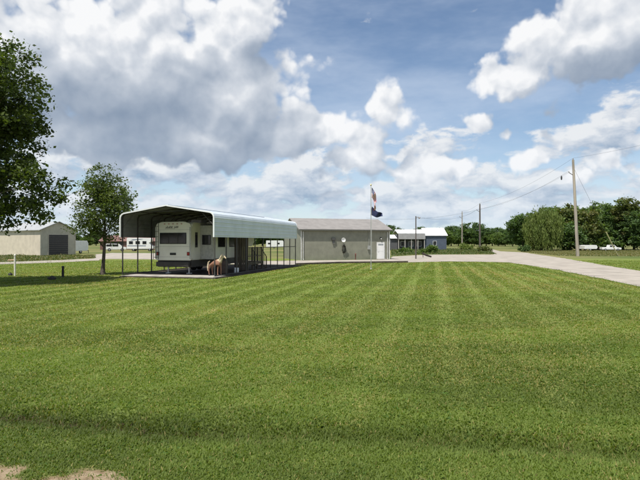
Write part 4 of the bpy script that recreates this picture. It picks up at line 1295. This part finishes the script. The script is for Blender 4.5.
for k, (x, D, s) in enumerate(spots):
    o = protos[k] if k < 3 else copy_tree(protos[k % 3])
    where = ('far left, beyond the cream barn' if x < 66 else 'seen past the carport' if x < 304 else
             'behind the white roofed building' if x < 440 else 'around the far poles' if x < 532 else 'far behind the right hand stand')
    o['label'] = 'dark green tree of the distant treeline, '+where
    o['group'] = 'distant treeline, '+where
    o.location = ((x-320)/518*D, D, 0); o.scale = (s*rnd.uniform(0.9, 1.25), s*rnd.uniform(0.9, 1.25), s)
    o.rotation_euler = (0, 0, rnd.uniform(0, 6.28))
# a single rounder tree over the shed's right shoulder
t = stand('dark round tree top showing just right of the shed roof', 'dark_tree', 393, 170, 6.4, 3.6, PAL_DARK, 71, 'round', None)

# ------------------------------------------------------------------ weeds and shrubs
def weeds(name, label, cat, poly_px, n, h0, h1, pal, seed, wd=0.05, clump=0.6, kind='stuff'):
    rng = np.random.default_rng(seed)
    pts = [px(*q) for q in poly_px]
    xs = [p[0] for p in pts]; ys = [p[1] for p in pts]
    x = rng.uniform(min(xs), max(xs), n*3); y = rng.uniform(min(ys), max(ys), n*3)
    ok = inside(pts, x, y); x, y = x[ok][:n], y[ok][:n]; n = len(x)
    cl = fbm(x*clump, y*clump, seed, 3)
    h = (h0+(h1-h0)*sst(cl, 0.3, 0.75))*(0.5+0.7*rng.random(n))
    z = h*rng.random(n)**0.8
    l = 0.16+0.16*rng.random(n); w = wd*(0.7+0.8*rng.random(n))
    th = rng.random(n)*6.283
    a = np.stack([np.cos(th)*0.6, np.sin(th)*0.6, 0.4+0.8*rng.random(n)], 1)
    b = np.stack([-np.sin(th), np.cos(th), np.zeros(n)], 1)
    P = np.stack([x, y, z], 1)
    V = np.stack([P-a*l[:, None]*.5, P+b*w[:, None], P+a*l[:, None]*.5, P-b*w[:, None]], 1).reshape(-1, 3)
    V[:, 2] = np.maximum(V[:, 2], 0.0)
    F = 4*np.arange(n)[:, None]+np.array([[0, 1, 2, 3]])
    p = np.array(pal); c = p[rng.integers(0, len(p), n)]*(0.7+0.6*rng.random(n))[:, None]
    return tag(fast_mesh(name, V, F, leaffar, np.repeat(c, 4, 0)), label, cat, None, kind)
WEED = [(0.055, 0.085, 0.022), (0.085, 0.110, 0.030), (0.120, 0.125, 0.045), (0.19, 0.16, 0.075)]
WEED2 = [(0.050, 0.085, 0.024), (0.065, 0.105, 0.028), (0.085, 0.115, 0.030), (0.15, 0.13, 0.06)]
weeds('tall_weeds', 'strip of tall weeds before the cream building at the left', 'weeds', [(-60, 265.5), (0, 262.3), (60, 260.2), (96, 258.2), (92, 255.6), (40, 256.2), (-60, 256.5)], 24000, 0.08, 0.34, WEED, 81, 0.05, 0.4)
weeds('roadside_weeds', 'green weeds between the gravel drive and the white roofed building', 'weeds', [(391, 256.0), (430, 254.5), (497, 254.3), (484, 250.3), (470, 249.0), (391, 250.0)], 26000, 0.08, 0.42, WEED2, 82, 0.06, 0.22)
weeds('dry_field_grass', 'dry field grass under the right hand trees', 'grass', [(522, 252.2), (560, 256.0), (640, 256.5), (700, 257), (700, 250.5), (530, 250.5)], 30000, 0.04, 0.16, [(0.19, 0.165, 0.075), (0.14, 0.135, 0.05), (0.09, 0.11, 0.034)], 83, 0.05, 0.2)
def bush(label, x, y, w, h, pal, seed):
    X, D = px(x, y)
    t = thing('bush', label, 'bush', (X, D, 0), 0, None)
    rng = np.random.default_rng(seed); n = 2600
    cl = rng.normal(size=(26, 3))*np.array([w*0.30, w*0.28, h*0.20])+np.array([0, 0, h*0.5])
    P = cl[rng.integers(0, 26, n)]+rng.normal(size=(n, 3))*0.17*h; P[:, 2] = np.abs(P[:, 2])
    a = rng.normal(size=(n, 3)); a /= np.linalg.norm(a, axis=1)[:, None]
    b = np.cross(a, rng.normal(size=(n, 3))+np.array([0, 0, 1])); b /= np.linalg.norm(b, axis=1)[:, None]
    l = 0.11+0.10*rng.random(n)
    V = np.stack([P-a*l[:, None], P+b*l[:, None]*.55, P+a*l[:, None], P-b*l[:, None]*.55], 1).reshape(-1, 3)
    p = np.array(pal); c = p[rng.integers(0, len(p), n)]*(0.7+0.6*rng.random(n))[:, None]
    fast_mesh('foliage', V, 4*np.arange(n)[:, None]+np.array([[0, 1, 2, 3]]), leaffar, np.repeat(c, 4, 0), t)
    mb = MB()
    for k in range(5): mb.tube([(0.05*k-0.1, 0, 0), tuple(cl[k])], [0.03, 0.008], 5)
    mb.build('stems', bark, t)
bush('rounded green bush right of the slim lamp pole', 431, 253.2, 2.8, 1.35, PAL_MID, 91)
bush('low green bush left of the slim lamp pole before the white roofed building', 405, 253.6, 2.4, 0.9, PAL_MID, 92)
bush('small bush at the foot of the tallest far pole', 483, 252.0, 2.2, 1.2, PAL_BROWN, 93)
bush('pale green bush at the foot of the shorter far pole', 466, 250.6, 3.2, 1.7, PAL_PALE, 94)
bush('small dark bush at the foot of the willow', 526, 251.8, 1.6, 1.2, PAL_DARK, 95)

# ------------------------------------------------------------------ buildings behind
def build_cream_barn():
    rz = R(30)
    t = thing('cream_barn', 'cream metal barn with dark roll-up door in its gable at the left', 'barn', (-42.9, 79.5, 0), rz)
    wall = siding('cream_siding', (0.60, 0.53, 0.42), 0.5, 1, 0.012)
    gab = siding('olive_tan_siding', (0.44, 0.42, 0.33), 0.5, 0, 0.012)
    roof = siding('grey_roof_sheet', (0.36, 0.37, 0.37), 0.5, 1, 0.012)
    W_, Ln, zE, zR = 5.6, 26.0, 4.1, 5.35
    for y, m in ((0, gab), (Ln-0.12, gab)):
        MB().prism([(0, 0), (W_, 0), (W_, zE), (W_/2, zR-0.05), (0, zE)], y, y+0.12, 'xz').build('gable_wall', m, t)
    for x in (0, W_-0.12):
        MB().box(x+0.001, x+0.119, 0.121, Ln-0.121, 0, zE).build('side_wall', wall, t)
    sl = (zR-zE)/(W_/2); o = 0.3; th = 0.1
    MB().prism([(-o, zE-o*sl), (W_/2, zR), (W_/2, zR+th), (-o, zE-o*sl+th)], -o, Ln+o, 'xz').build('roof', roof, t)
    MB().prism([(W_+o, zE-o*sl), (W_/2+0.002, zR), (W_/2+0.002, zR+th), (W_+o, zE-o*sl+th)], -o, Ln+o, 'xz').build('roof', roof, t)
    tr = mat('tan_trim', (0.50, 0.46, 0.36), 0.5)
    d = MB().box(1.15, 4.45, -0.05, -0.003, 0.0, 3.45).build('door_frame', tr, t)
    dk = mat('dark_roll_door', (0.030, 0.029, 0.030), 0.45)
    for k in range(10):
        MB().box(1.27, 4.33, -0.075, -0.0505, 0.02+k*0.333, 0.335+k*0.333).build('door_slat', dk, d)
    for x in (-0.02, W_-0.10):
        MB().box(x, x+0.12, -0.03, -0.003, 0, zE-0.1).build('corner_trim', tr, t)
# rotate so that the gable looks to the right of the camera and the long wall to the left
def build_barn_oriented():
    build_cream_barn()
    t = [o for o in COL.objects if o.name == 'cream_barn'][0]
    t.rotation_euler = (0, 0, R(55)); t.location = (-42.9, 79.5, 0)
build_barn_oriented()

def build_white_roof_building():
    D = 138.0
    X = lambda x: (x-320)/518*D
    Z = lambda y: EYE+(242-y)/518*D
    t = thing('white_roofed_building', 'long building with white roof, grey fascia and dark blue end right of the shed', 'building', (X(398), D, 0))
    ox = X(398)
    navy = siding('navy_siding', (0.085, 0.105, 0.145), 0.5, 0, 0.012)
    white = siding('white_roof_sheet', (0.80, 0.81, 0.82), 0.5, 0, 0.01)
    grey = siding('grey_fascia_sheet', (0.36, 0.35, 0.35), 0.4, 0, 0.02)
    dark = mat('dark_porch_wall', (0.09, 0.09, 0.095), 0.7)
    xm, xe = X(425)-ox, X(446.5)-ox
    # blue hall
    MB().box(xm, xe, 0, 9.0, 0, 3.95).build('blue_wall', navy, t)
    MB().prism([(-0.3, 3.86), (4.5, 5.95), (9.3, 3.86), (9.3, 3.96), (4.5, 6.07), (-0.3, 3.96)], xm-0.1, xe+0.3, 'yz').build('roof', white, t)
    MB().prism([(0.1, 3.951), (4.5, 5.85), (8.9, 3.951)], xe-0.15, xe-0.02, 'yz').build('gable', mat('tan_gable', (0.32, 0.27, 0.22), 0.7), t)
    for k in range(1):
        x0 = xm+2.1
        w_ = MB().box(x0, x0+1.0, -0.05, -0.003, 1.3, 2.5).build('window', whitep, t)
        MB().box(x0+0.08, x0+0.92, -0.058, -0.0505, 1.38, 2.42).build('pane', glass, w_)
    # grey front wing with an open porch
    MB().box(0, xm-0.02, 1.8, 8.5, 0, 4.3).build('wing_wall', dark, t)
    MB().box(0, xm-0.02, -0.6, -0.5, 2.95, 4.45).build('fascia', grey, t)
    MB().prism([(-0.55, 4.46), (4.3, 5.5), (9.0, 4.46), (9.0, 4.56), (4.3, 5.62), (-0.55, 4.56)], -0.2, xm-0.12, 'yz').build('wing_roof', white, t)
    MB().box(0, xm-0.02, -0.49, 1.79, 3.0, 3.06).build('porch_ceiling', grey, t)
    for k in range(5):
        x = 0.1+k*(xm-0.35)/4
        MB().box(x-0.09, x+0.09, -0.46, -0.28, 0, 2.99).build('porch_post', mat('pale_post', (0.45, 0.42, 0.38), 0.7) if k == 0 else bpy.data.materials['pale_post'], t)
    for k in range(3):
        x0 = 0.9+k*2.2
        w_ = MB().box(x0, x0+1.3, 1.74, 1.797, 1.0, 2.4).build('window', whitep, t)
        MB().box(x0+0.1, x0+1.2, 1.73, 1.738, 1.1, 2.3).build('pane', glass, w_)
    # low lean-to on the left
    MB().box(X(391)-ox, -0.05, 0.6, 5.0, 0, 3.1).build('lean_to_wall', dark, t)
    MB().prism([(0.2, 3.12), (5.2, 4.1), (5.2, 4.2), (0.2, 3.22)], X(390.5)-ox, -0.21, 'yz').build('lean_to_roof', white, t)
build_white_roof_building()

def build_brown_barn():
    t = thing('brown_roofed_barn', 'low barn with red brown roof seen under the carport behind the white vehicles', 'barn', (-62.0, 146.0, 0), R(4))
    gable_house(t, 16.0, 9.0, 2.5, 4.0, siding('dull_red_siding', (0.16, 0.085, 0.070), 0.5, 0), siding('red_brown_roof', (0.20, 0.105, 0.085), 0.5, 0), 0.4)
    d = MB().box(3.0, 6.0, -0.05, -0.003, 0.0, 2.2).build('door', black, t)
    MB().box(10.0, 13.0, -0.05, -0.003, 0.0, 2.2).build('door', black, t)
build_brown_barn()

# ------------------------------------------------------------------ vehicles
bluetrim = mat('blue_grey_graphics', (0.12, 0.15, 0.22), 0.5)
def motorhome(label, X, D, rz, L_=7.2):
    t = thing('motorhome', label, 'motorhome', (X, D, 0), rz)
    body = [(0, 0.55), (L_-1.5, 0.55), (L_-0.1, 0.6), (L_, 1.15), (L_-0.55, 1.3), (L_-1.1, 2.0), (L_-0.7, 2.2), (L_-0.55, 2.9), (L_-0.9, 3.15), (0.15, 3.2), (0, 3.05)]
    MB().prism(body, -1.15, 1.15, 'xz').build('body', whitep, t, bevel=0.04)
    for s in (-1, 1):
        for x0, x1 in ((0.5, 1.4), (2.0, 3.0), (3.6, 4.5)):
            w_ = MB().box(x0, x1, min(s*1.15, s*1.18), max(s*1.15, s*1.18), 1.7, 2.4).build('side_window', black, t)
            MB().box(x0+0.05, x1-0.05, min(s*1.181, s*1.186), max(s*1.181, s*1.186), 1.75, 2.35).build('pane', glass, w_)
        MB().box(0.2, L_-1.8, min(s*1.151, s*1.16), max(s*1.151, s*1.16), 1.2, 1.38).build('side_stripe', bluetrim, t)
        MB().prism([(0.8, 2.55), (3.2, 2.75), (3.9, 2.95), (1.4, 2.82)], s*1.152, s*1.16, 'xz').build('side_graphic', bluetrim, t)
        for x in (1.5, L_-1.0): wheel(t, x, s*0.95, 0.37, 0.24, axis='y')
        MB().box(L_-0.06, L_+0.02, s*0.8-0.12, s*0.8+0.12, 0.85, 1.02).build('headlight', chrome, t)
    MB().prism([(L_-0.57, 1.33), (L_-1.07, 1.98), (L_-1.04, 2.0), (L_-0.54, 1.36)], -1.0, 1.0, 'xz').build('windscreen', glass, t)
    return t
def pickup(label, X, D, rz, name='pickup_truck', cat='truck', van=False):
    t = thing(name, label, cat, (X, D, 0), rz)
    if van: prof = [(0, 0.4), (4.7, 0.4), (4.75, 0.9), (3.9, 1.08), (3.1, 1.75), (0.25, 1.8), (0.0, 1.1)]
    else: prof = [(0, 0.45), (5.3, 0.45), (5.35, 1.0), (4.1, 1.15), (3.45, 1.85), (2.1, 1.88), (1.95, 1.15), (0.0, 1.15)]
    MB().prism(prof, -0.93, 0.93, 'xz').build('body', whitep, t, bevel=0.06)
    wx = [(p, q) for p, q in (((3.05, 1.15), (3.8, 1.15)),)]
    for s in (-1, 1):
        if van:
            for x0, x1 in ((0.35, 1.5), (1.6, 2.9)): MB().box(x0, x1, min(s*0.93, s*0.945), max(s*0.93, s*0.945), 1.15, 1.65).build('side_window', glass, t)
        else:
            for x0, x1 in ((2.15, 2.75), (2.85, 3.45)): MB().box(x0, x1, min(s*0.93, s*0.945), max(s*0.93, s*0.945), 1.25, 1.72).build('side_window', glass, t)
        L__ = 4.72 if van else 5.33
        for x in (0.95, L__-0.95): wheel(t, x, s*0.82, 0.38, 0.24, axis='y')
        MB().box(L__-0.02, L__+0.03, s*0.7-0.14, s*0.7+0.14, 0.72, 0.9).build('headlight', chrome, t)
        MB().box(-0.03, 0.01, s*0.82-0.07, s*0.82+0.07, 0.75, 1.05).build('tail_light', redlens, t)
    if van: MB().prism([(3.93, 1.11), (3.15, 1.76), (3.12, 1.72), (3.88, 1.08)], -0.8, 0.8, 'xz').build('windscreen', glass, t)
    else: MB().prism([(4.13, 1.18), (3.50, 1.84), (3.46, 1.82), (4.08, 1.14)], -0.8, 0.8, 'xz').build('windscreen', glass, t)
    MB().box(-0.08, 0.0, -0.85, 0.85, 0.42, 0.6).build('bumper', chrome, t)
    return t
def box_trailer(label, X, D, rz, L_=5.0, H_=2.5, name='cargo_trailer', windows=True):
    t = thing(name, label, 'trailer', (X, D, 0), rz)
    MB().prism([(0, 0.5), (L_-0.3, 0.5), (L_, 0.9), (L_, H_-0.5), (L_-0.3, H_), (0.1, H_), (0, H_-0.1)], -1.1, 1.1, 'xz').build('body', whitep, t, bevel=0.04)
    for s in (-1, 1):
        wheel(t, L_*0.45, s*0.98, 0.34, 0.2, axis='y')
        if windows:
            for x0 in (0.6, L_*0.62):
                MB().box(x0, x0+0.9, min(s*1.1, s*1.115), max(s*1.1, s*1.115), 1.4, 1.95).build('window', glass, t)
        MB().tube([(L_-0.1, s*0.6, 0.5), (L_+1.2, 0, 0.48)], 0.05, 6).build('drawbar', black, t)
    MB().box(L_+1.1, L_+1.16, -0.03, 0.03, 0.0, 0.6).build('jockey_leg', black, t)
    return t
motorhome('white motorhome with a row of dark windows seen through the left carport bay', -46.0, 124.0, R(8), 6.2)
pickup('white van parked left of the motorhome behind the carport post', -50.6, 122.0, R(20), 'van', 'van', True)
box_trailer('small white box trailer by the cream barn, behind the young tree', -46.8, 97.0, R(70), 3.4, 2.45, windows=False)
box_trailer('white trailer far behind the open bays at the carport rear', -18.5, 178.0, R(5), 6.0, 2.7)
pickup('white pickup truck far off beside the white trailer behind the carport', -11.5, 180.0, R(3))
box_trailer('white trailer under the trees just right of the tall pale pole', 64.2, 127.0, R(6), 3.4, 1.45, windows=False)
q = pickup('white pickup truck parked under the trees beside the white trailer', 68.8, 127.0, R(-5)); q.scale = (0.85, 0.85, 0.8)

# ------------------------------------------------------------------ small things on the lawn at the left
def marker():
    X, D = px(15, 275.8)
    t = thing('marker_post', 'white plastic marker post with a short side arm on the lawn at far left', 'post', (X, D, 0))
    pvc = mat('white_plastic', (0.74, 0.71, 0.62), 0.45, 0.06)
    MB().tube([(0, 0, 0), (0, 0, 1.32)], 0.058, 14).build('pipe', pvc, t, True)
    MB().lathe([(0.07, 1.30), (0.07, 1.37), (0.05, 1.40), (0.01, 1.41)], (0, 0, 0), 14).build('cap', pvc, t, True)
    MB().tube([(0, 0, 1.02), (-0.42, 0, 1.02), (-0.46, 0, 0.98)], 0.035, 10).build('side_arm', mat('faded_pink_plastic', (0.62, 0.42, 0.30), 0.5), t, True)
    X2, D2 = px(10.5, 275.4)
    v = thing('valve_cover', 'small dark valve cover in the grass beside the white marker post', 'valve cover', (X2, D2, 0))
    MB().lathe([(0.13, 0), (0.13, 0.10), (0.10, 0.14), (0.02, 0.15)], (0, 0, 0), 12).build('lid', black, v, True)
    MB().box(-0.03, 0.03, -0.03, 0.03, 0.15, 0.20).build('knob', black, v)
marker()
def stump_post():
    X, D = px(63, 277.0)
    t = thing('short_post', 'short dark post standing on the lawn between marker post and young tree', 'post', (X, D, 0))
    MB().tube([(0, 0, 0), (0, 0, 0.66)], [0.075, 0.07], 10).build('shaft', mat('dark_stake', (0.040, 0.034, 0.03), 0.8, 0.2), t, True)
    MB().lathe([(0.082, 0.62), (0.082, 0.68), (0.03, 0.70)], (0, 0, 0), 10).build('cap', black, t, True)
    X, D = px(52, 279.8)
    r = thing('field_stone', 'dark lumpy stone lying in the grass left of the short dark post', 'stone', (X, D, 0))
    bm = bmesh.new(); bmesh.ops.create_icosphere(bm, subdivisions=3, radius=1.0)
    rnd = random.Random(3)
    for v in bm.verts:
        k = 1+0.22*math.sin(v.co.x*4+1)*math.cos(v.co.y*3.3)+0.1*math.sin(v.co.z*7)
        v.co = Vector((v.co.x*0.24*k, v.co.y*0.17*k, max(-0.02, v.co.z*0.13*k+0.08)))
    me = bpy.data.meshes.new('stone'); bm.to_mesh(me); bm.free(); me.shade_smooth()
    me.materials.append(mat('dark_stone', (0.06, 0.055, 0.045), 0.95, 0.25, 8.0, 0.5))
    o = bpy.data.objects.new('boulder', me); COL.objects.link(o); o.parent = r
stump_post()
def log():
    X, D = px(426, 257.6)
    t = thing('fallen_log', 'short dark log tipped over on the drive beside the slim lamp pole', 'log', (X, D, 0))
    MB().tube([(-0.55, 0, 0.62), (0.0, -0.02, 0.36), (0.75, 0.0, 0.12)], [0.13, 0.14, 0.12], 10).build('trunk', mat('dark_log_bark', (0.05, 0.038, 0.030), 0.9, 0.3), t, True)
    MB().tube([(-0.42, 0, 0.0), (-0.42, 0, 0.50)], 0.05, 6).build('branch_stub', bark, t)
log()
